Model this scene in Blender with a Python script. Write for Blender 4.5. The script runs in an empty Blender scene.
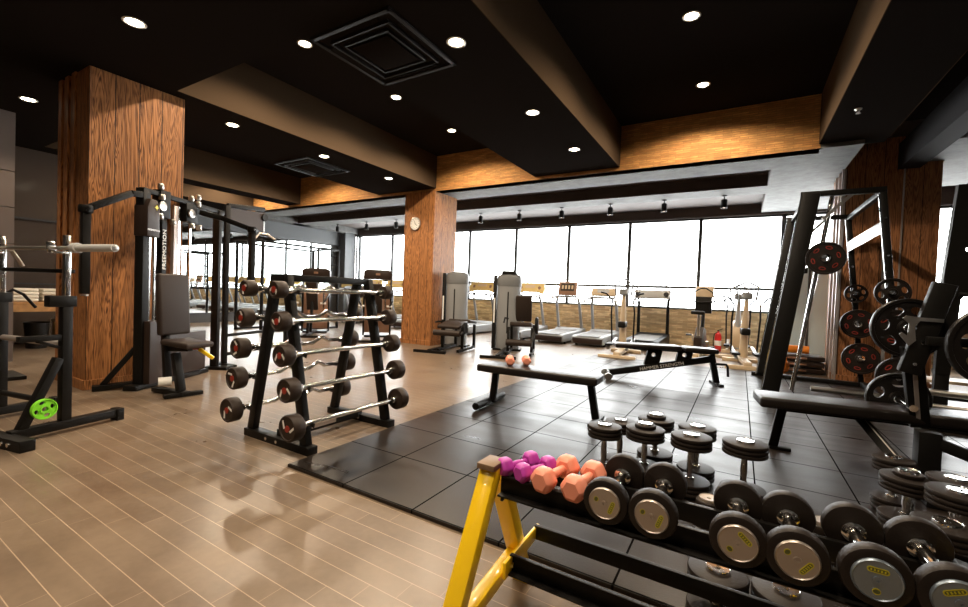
import bpy, bmesh, math, random
from mathutils import Vector, Matrix, Euler
random.seed(4)
S = bpy.context.scene
COL = S.collection
R = math.radians
# ------------------------------------------------------------------ camera, world, exposure
cam_d = bpy.data.cameras.new('camera')
cam = bpy.data.objects.new('camera', cam_d)
COL.objects.link(cam)
S.camera = cam
cam_d.sensor_width = 36.0
cam_d.lens = 36.0 * 430.5 / 968.0
cam_d.clip_start = 0.05
cx_ = Vector((0.858704, 0.511120, 0.037209))
cy_ = Vector((0.043884, -0.000998, -0.999036))     # image down
cz_ = Vector((-0.510590, 0.859509, -0.023287))     # forward
# rows are camera axes in (X, Y, Z) world terms
right = cx_; up = -cy_; back = -cz_
# entries arrive as R rows: x-row, y(down)-row, z(forward)-row
m = Matrix(((right.x, up.x, back.x), (right.y, up.y, back.y), (right.z, up.z, back.z)))
cam.matrix_world = Matrix.Translation((0, 0, 1.13)) @ m.to_4x4()

wd = bpy.data.worlds.new('sky'); S.world = wd
wd.use_nodes = True
bgn = wd.node_tree.nodes['Background']
bgn.inputs[0].default_value = (1.0, 0.985, 0.96, 1)
bgn.inputs[1].default_value = 10.5
S.view_settings.view_transform = 'Standard'
S.view_settings.look = 'None'
S.view_settings.exposure = 0.45
S.view_settings.gamma = 1
S.view_settings.use_curve_mapping = False
DOWN_W = 62.0        # watts of one downlight
WARM = (1.0, 0.80, 0.58)

# ------------------------------------------------------------------ materials
def newmat(name):
    mt = bpy.data.materials.new(name); mt.use_nodes = True
    nt = mt.node_tree
    return mt, nt, nt.nodes['Principled BSDF']
def pm(name, col, rough=0.5, metal=0.0, bump=0.0, bscale=60.0, var=0.0, vscale=8.0, spec=None, coat=0.0):
    mt, nt, b = newmat(name)
    b.inputs['Base Color'].default_value = (*col, 1)
    b.inputs['Roughness'].default_value = rough
    b.inputs['Metallic'].default_value = metal
    if spec is not None: b.inputs['Specular IOR Level'].default_value = spec
    if coat: b.inputs['Coat Weight'].default_value = coat
    tc = nt.nodes.new('ShaderNodeTexCoord')
    if var:
        n = nt.nodes.new('ShaderNodeTexNoise'); n.inputs['Scale'].default_value = vscale
        n.inputs['Detail'].default_value = 4
        nt.links.new(tc.outputs['Object'], n.inputs['Vector'])
        r = nt.nodes.new('ShaderNodeValToRGB')
        r.color_ramp.elements[0].position = 0.3; r.color_ramp.elements[1].position = 0.7
        r.color_ramp.elements[0].color = (*[c*(1-var) for c in col], 1)
        r.color_ramp.elements[1].color = (*[min(1, c*(1+var)) for c in col], 1)
        nt.links.new(n.outputs['Fac'], r.inputs['Fac'])
        nt.links.new(r.outputs['Color'], b.inputs['Base Color'])
    if bump:
        n = nt.nodes.new('ShaderNodeTexNoise'); n.inputs['Scale'].default_value = bscale
        nt.links.new(tc.outputs['Object'], n.inputs['Vector'])
        bp = nt.nodes.new('ShaderNodeBump'); bp.inputs['Strength'].default_value = bump
        bp.inputs['Distance'].default_value = 0.01
        nt.links.new(n.outputs['Fac'], bp.inputs['Height'])
        nt.links.new(bp.outputs['Normal'], b.inputs['Normal'])
    return mt
def emat(name, col, st):
    mt = bpy.data.materials.new(name); mt.use_nodes = True
    nt = mt.node_tree; nt.nodes.clear()
    e = nt.nodes.new('ShaderNodeEmission'); o = nt.nodes.new('ShaderNodeOutputMaterial')
    e.inputs[0].default_value = (*col, 1); e.inputs[1].default_value = st
    nt.links.new(e.outputs[0], o.inputs[0]); return mt

class NT:                                            # tiny node helper
    def __init__(s, nt): s.nt = nt
    def n(s, t, **k):
        x = s.nt.nodes.new(t)
        for a, v in k.items(): setattr(x, a, v)
        return x
    def l(s, a, b): s.nt.links.new(a, b)
    def math(s, op, a, b=None, c=None):
        x = s.n('ShaderNodeMath', operation=op)
        for i, v in enumerate((a, b, c)):
            if v is None: continue
            if isinstance(v, (int, float)): x.inputs[i].default_value = v
            else: s.l(v, x.inputs[i])
        return x.outputs[0]
    def mix(s, f, a, b):
        x = s.n('ShaderNodeMix', data_type='RGBA')
        for sock, v in ((x.inputs[0], f), (x.inputs[6], a), (x.inputs[7], b)):
            if isinstance(v, (int, float)): sock.default_value = v
            elif isinstance(v, tuple): sock.default_value = (*v, 1)
            else: s.l(v, sock)
        return x.outputs[2]

def mat_tiles():
    mt, nt, b = newmat('plank_tile'); h = NT(nt)
    g = h.n('ShaderNodeNewGeometry'); sx = h.n('ShaderNodeSeparateXYZ'); h.l(g.outputs['Position'], sx.inputs[0])
    v = h.math('DIVIDE', h.math('ADD', sx.outputs['Y'], 0.045), 0.095)
    row = h.math('FLOOR', v); fv = h.math('FRACT', v)
    u = h.math('DIVIDE', h.math('SUBTRACT', sx.outputs['X'], h.math('MULTIPLY', row, 0.13)), 0.91)
    cl = h.math('FLOOR', u); fu = h.math('FRACT', u)
    j = h.math('MAXIMUM', h.math('LESS_THAN', fv, 0.035), h.math('MULTIPLY', h.math('LESS_THAN', fu, 0.004), 0.45))
    cb = h.n('ShaderNodeCombineXYZ'); h.l(row, cb.inputs[0]); h.l(cl, cb.inputs[1])
    wn = h.n('ShaderNodeTexWhiteNoise'); h.l(cb.outputs[0], wn.inputs['Vector'])
    n1 = h.n('ShaderNodeTexNoise'); n1.inputs['Scale'].default_value = 2.3; n1.inputs['Detail'].default_value = 5
    n1.inputs['Roughness'].default_value = 0.6; h.l(g.outputs['Position'], n1.inputs['Vector'])
    n2 = h.n('ShaderNodeTexNoise'); n2.inputs['Scale'].default_value = 30; n2.inputs['Detail'].default_value = 3
    h.l(g.outputs['Position'], n2.inputs['Vector'])
    f = h.math('ADD', h.math('MULTIPLY', n1.outputs['Fac'], 1.5), h.math('MULTIPLY', wn.outputs['Value'], 0.22))
    f = h.math('ADD', h.math('SUBTRACT', f, 0.5), h.math('MULTIPLY', h.math('SUBTRACT', n2.outputs['Fac'], .5), .35))
    f.node.use_clamp = True
    base = h.mix(f, (0.122, 0.086, 0.059), (0.248, 0.186, 0.128))
    h.l(h.mix(j, base, (0.40, 0.30, 0.21)), b.inputs['Base Color'])
    b.inputs['Roughness'].default_value = 0.36
    h.l(h.math('ADD', h.math('MULTIPLY', n1.outputs['Fac'], 0.28), 0.18), b.inputs['Roughness'])
    bp = h.n('ShaderNodeBump'); bp.inputs['Strength'].default_value = 0.35; bp.inputs['Distance'].default_value = 0.003
    h.l(h.math('SUBTRACT', h.math('MULTIPLY', n2.outputs['Fac'], 0.4), j), bp.inputs['Height'])
    h.l(bp.outputs['Normal'], b.inputs['Normal'])
    return mt
def mat_rubber_tiles():
    mt, nt, b = newmat('rubber_tiles'); h = NT(nt)
    g = h.n('ShaderNodeNewGeometry'); sx = h.n('ShaderNodeSeparateXYZ'); h.l(g.outputs['Position'], sx.inputs[0])
    u = h.math('DIVIDE', h.math('ADD', sx.outputs['X'], 1.885), 0.503)
    v = h.math('DIVIDE', h.math('SUBTRACT', sx.outputs['Y'], 1.692), 0.507)
    fu = h.math('FRACT', u); fv = h.math('FRACT', v)
    eu = h.math('MINIMUM', fu, h.math('SUBTRACT', 1.0, fu)); ev = h.math('MINIMUM', fv, h.math('SUBTRACT', 1.0, fv))
    j = h.math('LESS_THAN', h.math('MINIMUM', eu, ev), 0.009)
    cb = h.n('ShaderNodeCombineXYZ'); h.l(h.math('FLOOR', u), cb.inputs[0]); h.l(h.math('FLOOR', v), cb.inputs[1])
    wn = h.n('ShaderNodeTexWhiteNoise'); h.l(cb.outputs[0], wn.inputs['Vector'])
    n1 = h.n('ShaderNodeTexNoise'); n1.inputs['Scale'].default_value = 2.0; n1.inputs['Detail'].default_value = 6
    mp = h.n('ShaderNodeMapping'); mp.inputs['Scale'].default_value = (0.8, 2.6, 1)
    h.l(g.outputs['Position'], mp.inputs[0]); h.l(mp.outputs[0], n1.inputs['Vector'])
    f = h.math('ADD', h.math('MULTIPLY', n1.outputs['Fac'], 1.3), h.math('MULTIPLY', wn.outputs['Value'], 0.3))
    f = h.math('SUBTRACT', f, 0.5); f.node.use_clamp = True
    h.l(h.math('MULTIPLY', h.math('SUBTRACT', 1.0, j), 0.27), b.inputs['Specular IOR Level'])
    base = h.mix(f, (0.010, 0.0076, 0.0062), (0.036, 0.027, 0.022))
    h.l(h.mix(j, base, (0.004, 0.004, 0.004)), b.inputs['Base Color'])
    h.l(h.math('ADD', h.math('MULTIPLY', n1.outputs['Fac'], 0.34), 0.17), b.inputs['Roughness'])
    n3 = h.n('ShaderNodeTexNoise'); n3.inputs['Scale'].default_value = 180
    h.l(g.outputs['Position'], n3.inputs['Vector'])
    bp = h.n('ShaderNodeBump'); bp.inputs['Strength'].default_value = 0.25; bp.inputs['Distance'].default_value = 0.004
    h.l(h.math('SUBTRACT', h.math('MULTIPLY', n3.outputs['Fac'], 0.5), h.math('MULTIPLY', j, 2.0)), bp.inputs['Height'])
    h.l(bp.outputs['Normal'], b.inputs['Normal'])
    return mt
def mat_wood(name, c1, c2, pw=0.21, rough=0.42):
    mt, nt, b = newmat(name); h = NT(nt)
    g = h.n('ShaderNodeNewGeometry'); sx = h.n('ShaderNodeSeparateXYZ'); h.l(g.outputs['Position'], sx.inputs[0])
    hh = h.math('ADD', sx.outputs['X'], sx.outputs['Y'])
    pl = h.math('FLOOR', h.math('DIVIDE', hh, pw)); fr = h.math('FRACT', h.math('DIVIDE', hh, pw))
    wn = h.n('ShaderNodeTexWhiteNoise', noise_dimensions='1D'); h.l(pl, wn.inputs['W'])
    cb = h.n('ShaderNodeCombineXYZ'); h.l(hh, cb.inputs[0])
    h.l(h.math('ADD', h.math('MULTIPLY', sx.outputs['Z'], 0.07), h.math('MULTIPLY', wn.outputs['Value'], 9.0)), cb.inputs[1])
    h.l(h.math('MULTIPLY', wn.outputs['Value'], 5.0), cb.inputs[2])
    n1 = h.n('ShaderNodeTexNoise'); n1.inputs['Scale'].default_value = 13.0; n1.inputs['Detail'].default_value = 3
    n1.inputs['Distortion'].default_value = 0.6
    h.l(cb.outputs[0], n1.inputs['Vector'])
    s = h.math('SINE', h.math('MULTIPLY', n1.outputs['Fac'], 85.0))
    s = h.math('ADD', h.math('MULTIPLY', s, 0.5), 0.5)
    cb2 = h.n('ShaderNodeCombineXYZ'); h.l(hh, cb2.inputs[0]); h.l(h.math('MULTIPLY', sx.outputs['Z'], 0.12), cb2.inputs[1])
    n2 = h.n('ShaderNodeTexNoise'); n2.inputs['Scale'].default_value = 70; n2.inputs['Detail'].default_value = 3
    h.l(cb2.outputs[0], n2.inputs['Vector'])
    f = h.math('MULTIPLY', h.math('POWER', s, 1.15), h.math('ADD', h.math('MULTIPLY', n2.outputs['Fac'], 1.2), 0.15))
    f.node.use_clamp = True
    col = h.mix(f, c1, c2)
    col = h.mix(h.math('MULTIPLY', wn.outputs['Value'], 0.30), col, tuple(c*0.55 for c in c1))
    j = h.math('LESS_THAN', fr, 0.035)
    h.l(h.mix(j, col, (0.02, 0.01, 0.006)), b.inputs['Base Color'])
    b.inputs['Roughness'].default_value = rough; b.inputs['Specular IOR Level'].default_value = 0.3
    bp = h.n('ShaderNodeBump'); bp.inputs['Strength'].default_value = 0.5; bp.inputs['Distance'].default_value = 0.008
    h.l(h.math('SUBTRACT', h.math('MULTIPLY', f, -0.4), h.math('MULTIPLY', j, 1.5)), bp.inputs['Height'])
    h.l(bp.outputs['Normal'], b.inputs['Normal'])
    return mt
def mat_brick(name, ca, cb_, cm, bw=0.21, rh=0.03):
    mt, nt, b = newmat(name); h = NT(nt)
    g = h.n('ShaderNodeNewGeometry'); sx = h.n('ShaderNodeSeparateXYZ'); h.l(g.outputs['Position'], sx.inputs[0])
    cc = h.n('ShaderNodeCombineXYZ'); h.l(sx.outputs['X'], cc.inputs[0]); h.l(sx.outputs['Z'], cc.inputs[1])
    br = h.n('ShaderNodeTexBrick'); h.l(cc.outputs[0], br.inputs['Vector'])
    br.inputs['Scale'].default_value = 1; br.inputs['Brick Width'].default_value = bw
    br.inputs['Row Height'].default_value = rh; br.inputs['Mortar Size'].default_value = 0.003
    br.inputs['Color1'].default_value = (*ca, 1); br.inputs['Color2'].default_value = (*cb_, 1)
    br.inputs['Mortar'].default_value = (*cm, 1); br.inputs['Bias'].default_value = 0.0
    n1 = h.n('ShaderNodeTexNoise'); n1.inputs['Scale'].default_value = 5; n1.inputs['Detail'].default_value = 8
    n1.inputs['Roughness'].default_value = 0.7
    mp = h.n('ShaderNodeMapping'); mp.inputs['Scale'].default_value = (1, 1, 4.5)
    h.l(g.outputs['Position'], mp.inputs[0]); h.l(mp.outputs[0], n1.inputs['Vector'])
    f = h.math('MULTIPLY', h.math('SUBTRACT', n1.outputs['Fac'], 0.40), 4.0); f.node.use_clamp = True
    h.l(h.mix(f, h.mix(0.75, br.outputs['Color'], tuple(c*0.35 for c in ca)), br.outputs['Color']), b.inputs['Base Color'])
    b.inputs['Roughness'].default_value = 0.75
    bp = h.n('ShaderNodeBump'); bp.inputs['Strength'].default_value = 0.9; bp.inputs['Distance'].default_value = 0.012
    h.l(h.math('SUBTRACT', n1.outputs['Fac'], br.outputs['Fac']), bp.inputs['Height'])
    h.l(bp.outputs['Normal'], b.inputs['Normal'])
    return mt
def mat_glass():
    mt = bpy.data.materials.new('window_glass'); mt.use_nodes = True
    nt = mt.node_tree; nt.nodes.clear(); h = NT(nt)
    t = h.n('ShaderNodeBsdfTransparent'); gl = h.n('ShaderNodeBsdfGlossy'); gl.inputs['Roughness'].default_value = 0.02
    t.inputs[0].default_value = (0.97, 0.99, 1.0, 1)
    mx = h.n('ShaderNodeMixShader'); lw = h.n('ShaderNodeLayerWeight'); lw.inputs[0].default_value = 0.5
    fc = h.math('ADD', h.math('MULTIPLY', h.math('POWER', lw.outputs['Facing'], 5.0), 0.5), 0.03)
    o = h.n('ShaderNodeOutputMaterial')
    h.l(fc, mx.inputs[0]); h.l(t.outputs[0], mx.inputs[1]); h.l(gl.outputs[0], mx.inputs[2]); h.l(mx.outputs[0], o.inputs[0])
    return mt

M = dict(
    tiles=mat_tiles(), rubber_floor=mat_rubber_tiles(),
    wood=mat_wood('column_wood', (0.50, 0.215, 0.075), (0.060, 0.018, 0.006), rough=.52),
    wood_dark=mat_wood('column_wood_dark', (0.42, 0.18, 0.072), (0.07, 0.024, 0.010)),
    brick=mat_brick('thin_brick', (0.80, 0.41, 0.12), (0.54, 0.22, 0.06), (0.34, 0.17, 0.06)),
    brick_low=mat_brick('low_brick', (0.95, 0.74, 0.44), (0.42, 0.26, 0.13), (0.66, 0.52, 0.34), 0.24, 0.065),
    concrete=pm('concrete', (0.115, 0.117, 0.115), 0.8, bump=0.6, bscale=14, var=0.22, vscale=7),
    ceil=pm('ceiling_paint', (0.016, 0.0133, 0.012), 0.9, spec=0),
    beam=pm('beam_lit_paint', (0.064, 0.043, 0.027), 0.8, spec=0),  # ceiling paint made lighter and browner to show light on the soffit sides
    ventgrey=pm('vent_plastic', (0.014, 0.0125, 0.012), 0.6, spec=.2),
    header2=pm('beam_paint_black', (0.016, 0.0145, 0.016), 0.8, spec=.1),
    slot=pm('recess_paint', (0.04, 0.027, 0.022), 0.7),
    header=pm('header_paint', (0.085, 0.09, 0.095), 0.6),
    panel=pm('wall_panel', (0.15, 0.12, 0.105), 0.5),
    darkwall=pm('dark_wall', (0.05, 0.045, 0.04), 0.5),
    darkgloss=pm('dark_gloss_wall', (0.085, 0.064, 0.050), 0.14, spec=0.8),
    mirror=pm('mirror_glass', (0.86, 0.90, 0.90), 0.01, 1.0),
    frame=pm('window_frame', (0.035, 0.035, 0.037), 0.5),
    frame_l=pm('window_rail', (0.06, 0.06, 0.06), 0.45),
    glass=mat_glass(),
    black=pm('black_powder_coat', (0.006, 0.0055, 0.005), 0.45, spec=.2, bump=0.06, bscale=300),
    blackm=pm('black_satin_metal', (0.009, 0.0085, 0.008), 0.45, spec=.22),
    rubber=pm('black_rubber', (0.016, 0.0115, 0.0095), 0.5, spec=.28, bump=0.08, bscale=120, var=.15, vscale=20),
    rubber_b=pm('warm_lit_rubber', (0.028, 0.018, 0.013), 0.5, spec=.3, var=.15, vscale=20),  # dark rubber with the brown cast of warm light put into its colour
    iron=pm('cast_iron', (0.010, 0.0085, 0.008), 0.38, spec=.3, bump=0.15, bscale=90),
    chrome=pm('chrome', (0.86, 0.85, 0.83), 0.12, 1.0),
    steel=pm('brushed_steel', (0.62, 0.60, 0.57), 0.3, 1.0),
    capm=pm('brushed_cap', (0.55, 0.50, 0.46), 0.38, 0.85),
    yellow=pm('yellow_enamel', (1.0, 0.66, 0.010), 0.28, coat=.3),
    yel2=pm('yellow_print', (0.62, 0.56, 0.02), 0.4), yel3=pm('olive_print', (0.10, 0.11, 0.03), 0.4), capreflect=pm('cap_blue_reflection', (0.30, 0.37, 0.45), 0.35, 0.8),  # last cap: bluish window reflection put into its colour
    purple=pm('purple_vinyl', (0.50, 0.055, 0.43), 0.35),
    capbrown=pm('brown_end_cap', (0.22, 0.14, 0.08), .5),
    orange=pm('coral_vinyl', (1.0, 0.37, 0.25), 0.4),
    orange2=pm('orange_plastic', (0.85, 0.26, 0.02), 0.4),
    green=pm('green_rubber', (0.22, 0.70, 0.03), 0.45),
    red=pm('red_enamel', (0.62, 0.02, 0.02), 0.3),
    redcap=pm('red_cap', (0.30, 0.025, 0.012), 0.4),
    pad=pm('brown_pad', (0.028, 0.019, 0.015), 0.5, spec=.3, bump=0.1, bscale=160),
    padblack=pm('black_pad', (0.013, 0.010, 0.009), 0.38, spec=.4, bump=0.08, bscale=160),
    shroud=pm('brown_shroud', (0.030, 0.018, 0.013), 0.42, spec=.35),
    grey=pm('silver_grey_paint', (0.27, 0.285, 0.30), 0.38),
    lightgrey=pm('light_grey_plastic', (0.48, 0.49, 0.50), 0.4), hood=pm('grey_hood', (0.16, 0.17, 0.18), 0.35),
    white=pm('white_plastic', (0.80, 0.80, 0.78), 0.4),
    whitet=pm('white_print', (0.85, 0.85, 0.83), 0.5),
    beige=pm('beige_plastic', (0.66, 0.52, 0.35), 0.45),
    yconsole=pm('pale_yellow_console', (0.72, 0.55, 0.22), 0.4),
    belt=pm('tread_belt', (0.10, 0.095, 0.09), 0.5),
    screen=pm('dark_screen', (0.03, 0.03, 0.035), 0.15),
    brownplastic=pm('brown_plastic', (0.30, 0.17, 0.11), 0.4),
    towel=pm('white_towel', (0.80, 0.76, 0.66), 0.9, bump=.4, bscale=80),
    deskwood=pm('desk_wood', (0.42, 0.22, 0.08), 0.5, var=.2, vscale=12),
    cyan=pm('blue_glass_panel', (0.42, 0.55, 0.62), 0.15),
    lamp=emat('downlight_glow', (1.0, 0.86, 0.62), 22.0),
    spotglow=emat('spot_glow', (1.0, 0.78, 0.62), 3.0),
    ledtrim=pm('metal_trim', (0.5, 0.45, 0.43), 0.35, 0.6),
)

# ------------------------------------------------------------------ geometry helpers
ORG = {}
class G:
    """collects polygons in world (or prototype) coordinates; obj() makes ONE mesh object of them"""
    def __init__(s): s.v = []; s.f = []
    def add(s, vs, fs, mt=None):
        o = len(s.v)
        for p in vs:
            p = Vector(p)
            s.v.append(mt @ p if mt is not None else p)
        s.f += [tuple(i + o for i in f) for f in fs]
        return s
    def box(s, c, d, rot=None):
        x, y, z = (k/2 for k in d)
        vs = [(sx*x, sy*y, sz*z) for sx in (-1, 1) for sy in (-1, 1) for sz in (-1, 1)]
        fs = [(0,1,3,2), (4,6,7,5), (0,4,5,1), (2,3,7,6), (0,2,6,4), (1,5,7,3)]
        mt = Matrix.Translation(c)
        if rot is not None: mt = mt @ Euler(rot).to_matrix().to_4x4()
        return s.add(vs, fs, mt)
    def b2(s, lo, hi):
        return s.box([(a+b)/2 for a, b in zip(lo, hi)], [abs(b-a) for a, b in zip(lo, hi)])
    def bar(s, p, q, w, h, up=(0, 0, 1)):
        p, q = Vector(p), Vector(q); d = (q-p); L = d.length; d.normalize()
        u = Vector(up)
        if abs(d.dot(u)) > 0.98: u = Vector((0, 1, 0))
        a = d.cross(u).normalized(); b = a.cross(d).normalized()
        mt = Matrix(((d.x, a.x, b.x, 0), (d.y, a.y, b.y, 0), (d.z, a.z, b.z, 0), (0, 0, 0, 1)))
        return s.box((0, 0, 0), (L, w, h)) if False else s._m(mt, (p+q)/2, L, w, h)
    def _m(s, mt, c, L, w, h):
        x, y, z = L/2, w/2, h/2
        vs = [(sx*x, sy*y, sz*z) for sx in (-1, 1) for sy in (-1, 1) for sz in (-1, 1)]
        fs = [(0,1,3,2), (4,6,7,5), (0,4,5,1), (2,3,7,6), (0,2,6,4), (1,5,7,3)]
        return s.add(vs, fs, Matrix.Translation(c) @ mt)
    def tube(s, pts, r, n=10, caps=True):
        pts = [Vector(p) for p in pts]
        rr = r if isinstance(r, (list, tuple)) else [r]*len(pts)
        N = len(pts); base = len(s.v)
        d0 = (pts[1]-pts[0]).normalized()
        a = d0.orthogonal().normalized()
        for i, p in enumerate(pts):
            if i == 0: t = d0
            elif i == N-1: t = (pts[i]-pts[i-1]).normalized()
            else: t = ((pts[i]-pts[i-1]).normalized() + (pts[i+1]-pts[i]).normalized()).normalized()
            a = (a - t*a.dot(t)).normalized(); b = t.cross(a)
            for k in range(n):
                an = 2*math.pi*k/n
                s.v.append(p + (a*math.cos(an) + b*math.sin(an))*rr[i])
        for i in range(N-1):
            for k in range(n):
                k2 = (k+1) % n
                s.f.append((base+i*n+k, base+i*n+k2, base+(i+1)*n+k2, base+(i+1)*n+k))
        if caps:
            s.f.append(tuple(base+k for k in range(n))[::-1]); s.f.append(tuple(base+(N-1)*n+k for k in range(n)))
        return s
    def lathe(s, prof, n=24, mt=None, close=False):
        """prof: (r, z) pairs round local Z"""
        base = len(s.v); N = len(prof)
        for r, z in prof:
            for k in range(n):
                an = 2*math.pi*k/n
                p = Vector((r*math.cos(an), r*math.sin(an), z))
                s.v.append(mt @ p if mt is not None else p)
        for i in range(N if close else N-1):
            i2 = (i+1) % N
            for k in range(n):
                k2 = (k+1) % n
                s.f.append((base+i*n+k, base+i*n+k2, base+i2*n+k2, base+i2*n+k))
        if not close:
            s.f.append(tuple(base+k for k in range(n))); s.f.append(tuple(base+(N-1)*n+k for k in range(n)))
        return s
    def prism(s, poly, t, mt=None):
        """poly in local XY, thickness t along Z, centred"""
        n = len(poly)
        vs = [(x, y, -t/2) for x, y in poly] + [(x, y, t/2) for x, y in poly]
        fs = [tuple(range(n))[::-1], tuple(range(n, 2*n))] + [(k, (k+1) % n, (k+1) % n+n, k+n) for k in range(n)]
        return s.add(vs, fs, mt)
    def obj(s, name, mat, parent=None, bevel=0.0, smooth=True, kind=None, label=None, segs=2, org=None):
        o0 = ORG.get(parent.name, Vector()) if parent else (Vector(org) if org else Vector())
        me = bpy.data.meshes.new(name)
        me.from_pydata([tuple(p - o0) for p in s.v], [], s.f)
        bm = bmesh.new(); bm.from_mesh(me)
        bmesh.ops.remove_doubles(bm, verts=bm.verts, dist=1e-6)
        bmesh.ops.recalc_face_normals(bm, faces=bm.faces)
        if bevel:
            bm.edges.ensure_lookup_table()
            ed = [e for e in bm.edges if len(e.link_faces) == 2 and e.calc_face_angle(0) > R(50)]
            try: bmesh.ops.bevel(bm, geom=ed, offset=bevel, segments=segs, profile=0.5, affect='EDGES', clamp_overlap=True)
            except Exception: pass
        bm.to_mesh(me); bm.free()
        me.materials.append(mat)
        if smooth:
            for p in me.polygons: p.use_smooth = True
            me.set_sharp_from_angle(angle=R(38))
        o = bpy.data.objects.new(name, me); COL.objects.link(o)
        if parent: o.parent = parent
        elif org: o.location = o0
        ORG[o.name] = o0
        if kind: o['kind'] = kind
        if label: o['label'] = label
        return o
def T(name, label, cat, loc=(0, 0, 0), group=None, kind=None):
    o = bpy.data.objects.new(name, None); COL.objects.link(o)
    o.empty_display_size = 0.1
    o.location = loc; ORG[o.name] = Vector(loc)
    if kind: o['kind'] = kind
    if label: o['label'] = label
    if cat: o['category'] = cat
    if group: o['group'] = group
    return o
def tag(o, label, cat, group=None):
    o['label'] = label; o['category'] = cat
    if group: o['group'] = group
    return o
def dup(root, loc, rot=(0, 0, 0), label=None, group=None, scale=1.0):
    r = root.copy(); COL.objects.link(r); r.location = loc; r.rotation_euler = rot; r.scale = (scale,)*3
    if label: r['label'] = label
    if group: r['group'] = group
    for ch in list(root.children):
        c = ch.copy(); COL.objects.link(c); c.parent = r
        for g2 in list(ch.children):
            d = g2.copy(); COL.objects.link(d); d.parent = c
    return r
def text(body, size, mat, parent, mtx, name='lettering', extrude=0.001, align='CENTER'):
    cu = bpy.data.curves.new(name, 'FONT'); cu.body = body; cu.size = size; cu.extrude = extrude
    cu.align_x = align; cu.align_y = 'CENTER'; cu.resolution_u = 3
    t = bpy.data.objects.new(name+'_tmp', cu); COL.objects.link(t)
    dg = bpy.context.evaluated_depsgraph_get()
    me = bpy.data.meshes.new_from_object(t.evaluated_get(dg)); me.name = name
    bpy.data.objects.remove(t); bpy.data.curves.remove(cu)
    o0 = ORG.get(parent.name, Vector())
    me.transform(mtx); me.transform(Matrix.Translation(-o0))
    me.materials.clear(); me.materials.append(mat)
    o = bpy.data.objects.new(name, me); COL.objects.link(o); o.parent = parent; ORG[o.name] = o0
    return o
def flat_holes(outer, holes, depth, bev=0.0):
    """mesh of a flat plate (local XY) with holes, from a filled 2D curve"""
    cu = bpy.data.curves.new('tmp', 'CURVE'); cu.dimensions = '2D'; cu.fill_mode = 'BOTH'
    cu.extrude = depth/2; cu.bevel_depth = bev; cu.bevel_resolution = 1
    for lp in [outer]+holes:
        sp = cu.splines.new('POLY'); sp.points.add(len(lp)-1); sp.use_cyclic_u = True
        for i, (x, y) in enumerate(lp): sp.points[i].co = (x, y, 0, 1)
    t = bpy.data.objects.new('tmp', cu); COL.objects.link(t)
    dg = bpy.context.evaluated_depsgraph_get()
    me = bpy.data.meshes.new_from_object(t.evaluated_get(dg))
    bpy.data.objects.remove(t); bpy.data.curves.remove(cu)
    vs = [v.co.copy() for v in me.vertices]; fs = [tuple(p.vertices) for p in me.polygons]
    bpy.data.meshes.remove(me)
    return vs, fs
def circ(r, n=32, cx=0, cy=0, ry=None, rot=0):
    ry = ry or r
    out = []
    for k in range(n):
        a = 2*math.pi*k/n; x, y = r*math.cos(a), ry*math.sin(a)
        out.append((cx + x*math.cos(rot)-y*math.sin(rot), cy + x*math.sin(rot)+y*math.cos(rot)))
    return out
def TR(x, y, z, rx=0, ry=0, rz=0):
    return Matrix.Translation((x, y, z)) @ Euler((R(rx), R(ry), R(rz))).to_matrix().to_4x4()
def struct(name, g, mat, parent=None, **k):
    return g.obj(name, mat, parent, smooth=k.pop('smooth', False), kind=None if parent else 'structure', **k)

# ------------------------------------------------------------------ the room
XL, XR, YB, YF = -13.2, 6.5, -3.2, 11.65
L1, HC = 3.26, 3.92          # soffit height, coffer ceiling height
YW = 7.14                    # brick bulkhead
struct('floor', G().b2((XL-.2, YB-.2, -.2), (XR+.2, YF+.3, 0)), M['tiles'])
fm = G().b2((-2.385, 1.685, 0), (6.4, 8.28, 0.02))
tag(fm.obj('rubber_floor_mat', M['rubber_floor'], bevel=.003, smooth=False, org=(2, 5, 0)), 'large area of dark square rubber gym tiles laid over the plank floor', 'floor mat')
struct('wall_back', G().b2((XL-.2, YB-.2, 0), (XR+.2, YB, 4.3)), M['darkwall'])
struct('wall_right', G().b2((XR, YB, 0), (XR+.2, YF+.3, 4.3)), M['darkwall'])
struct('wall_left', G().b2((XL-.2, YB, 0), (XL, YF+.3, 4.3)), M['darkwall'])
# left mirror with header
struct('trim_1', G().b2((XL, 3.3, 2.72), (XL+.12, YF, 3.22)), M['header'])
mr = T('wall_mirror', 'long wall mirror on the far left wall reflecting the windows', 'mirror', (XL, 7.3, 0.25))
G().b2((XL, 3.35, .28), (XL+.015, 10.9, 2.70)).obj('mirror_panel', M['mirror'], mr, smooth=False)
g = G()
for z in (.26, 2.70): g.b2((XL, 3.33, z-.015), (XL+.03, 10.92, z+.015))
for y in (3.34, 10.91): g.b2((XL, y-.015, .26), (XL+.03, y+.015, 2.7))
g.obj('mirror_frame', M['frame'], mr, smooth=False)
# near left: dark glossy wall and panelled wall stub
struct('wall_left_near', G().b2((-10.5, YB, 0), (-10.3, 3.25, 4.3)).b2((XL, 3.1, 0), (-10.3, 3.25, 4.3)), M['darkgloss'])
g = G()
for z0, z1 in ((0, .78), (.79, 1.55), (1.56, 2.02), (2.03, 2.49), (2.50, 3.26)):
    g.b2((-8.45, YB, z0), (-8.24, 1.71, z1))
struct('wall_panelled', g, M['panel'])
g = G(); g.b2((-10.28, 2.02, 0), (-10.2, 2.1, 3.1)); g.b2((-10.3, -1, 2.08), (-10.26, 3.1, 2.11)); g.b2((-10.3, -1, 1.0), (-10.26, 3.1, 1.02))
struct('trim_2', g, M['frame'])

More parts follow.
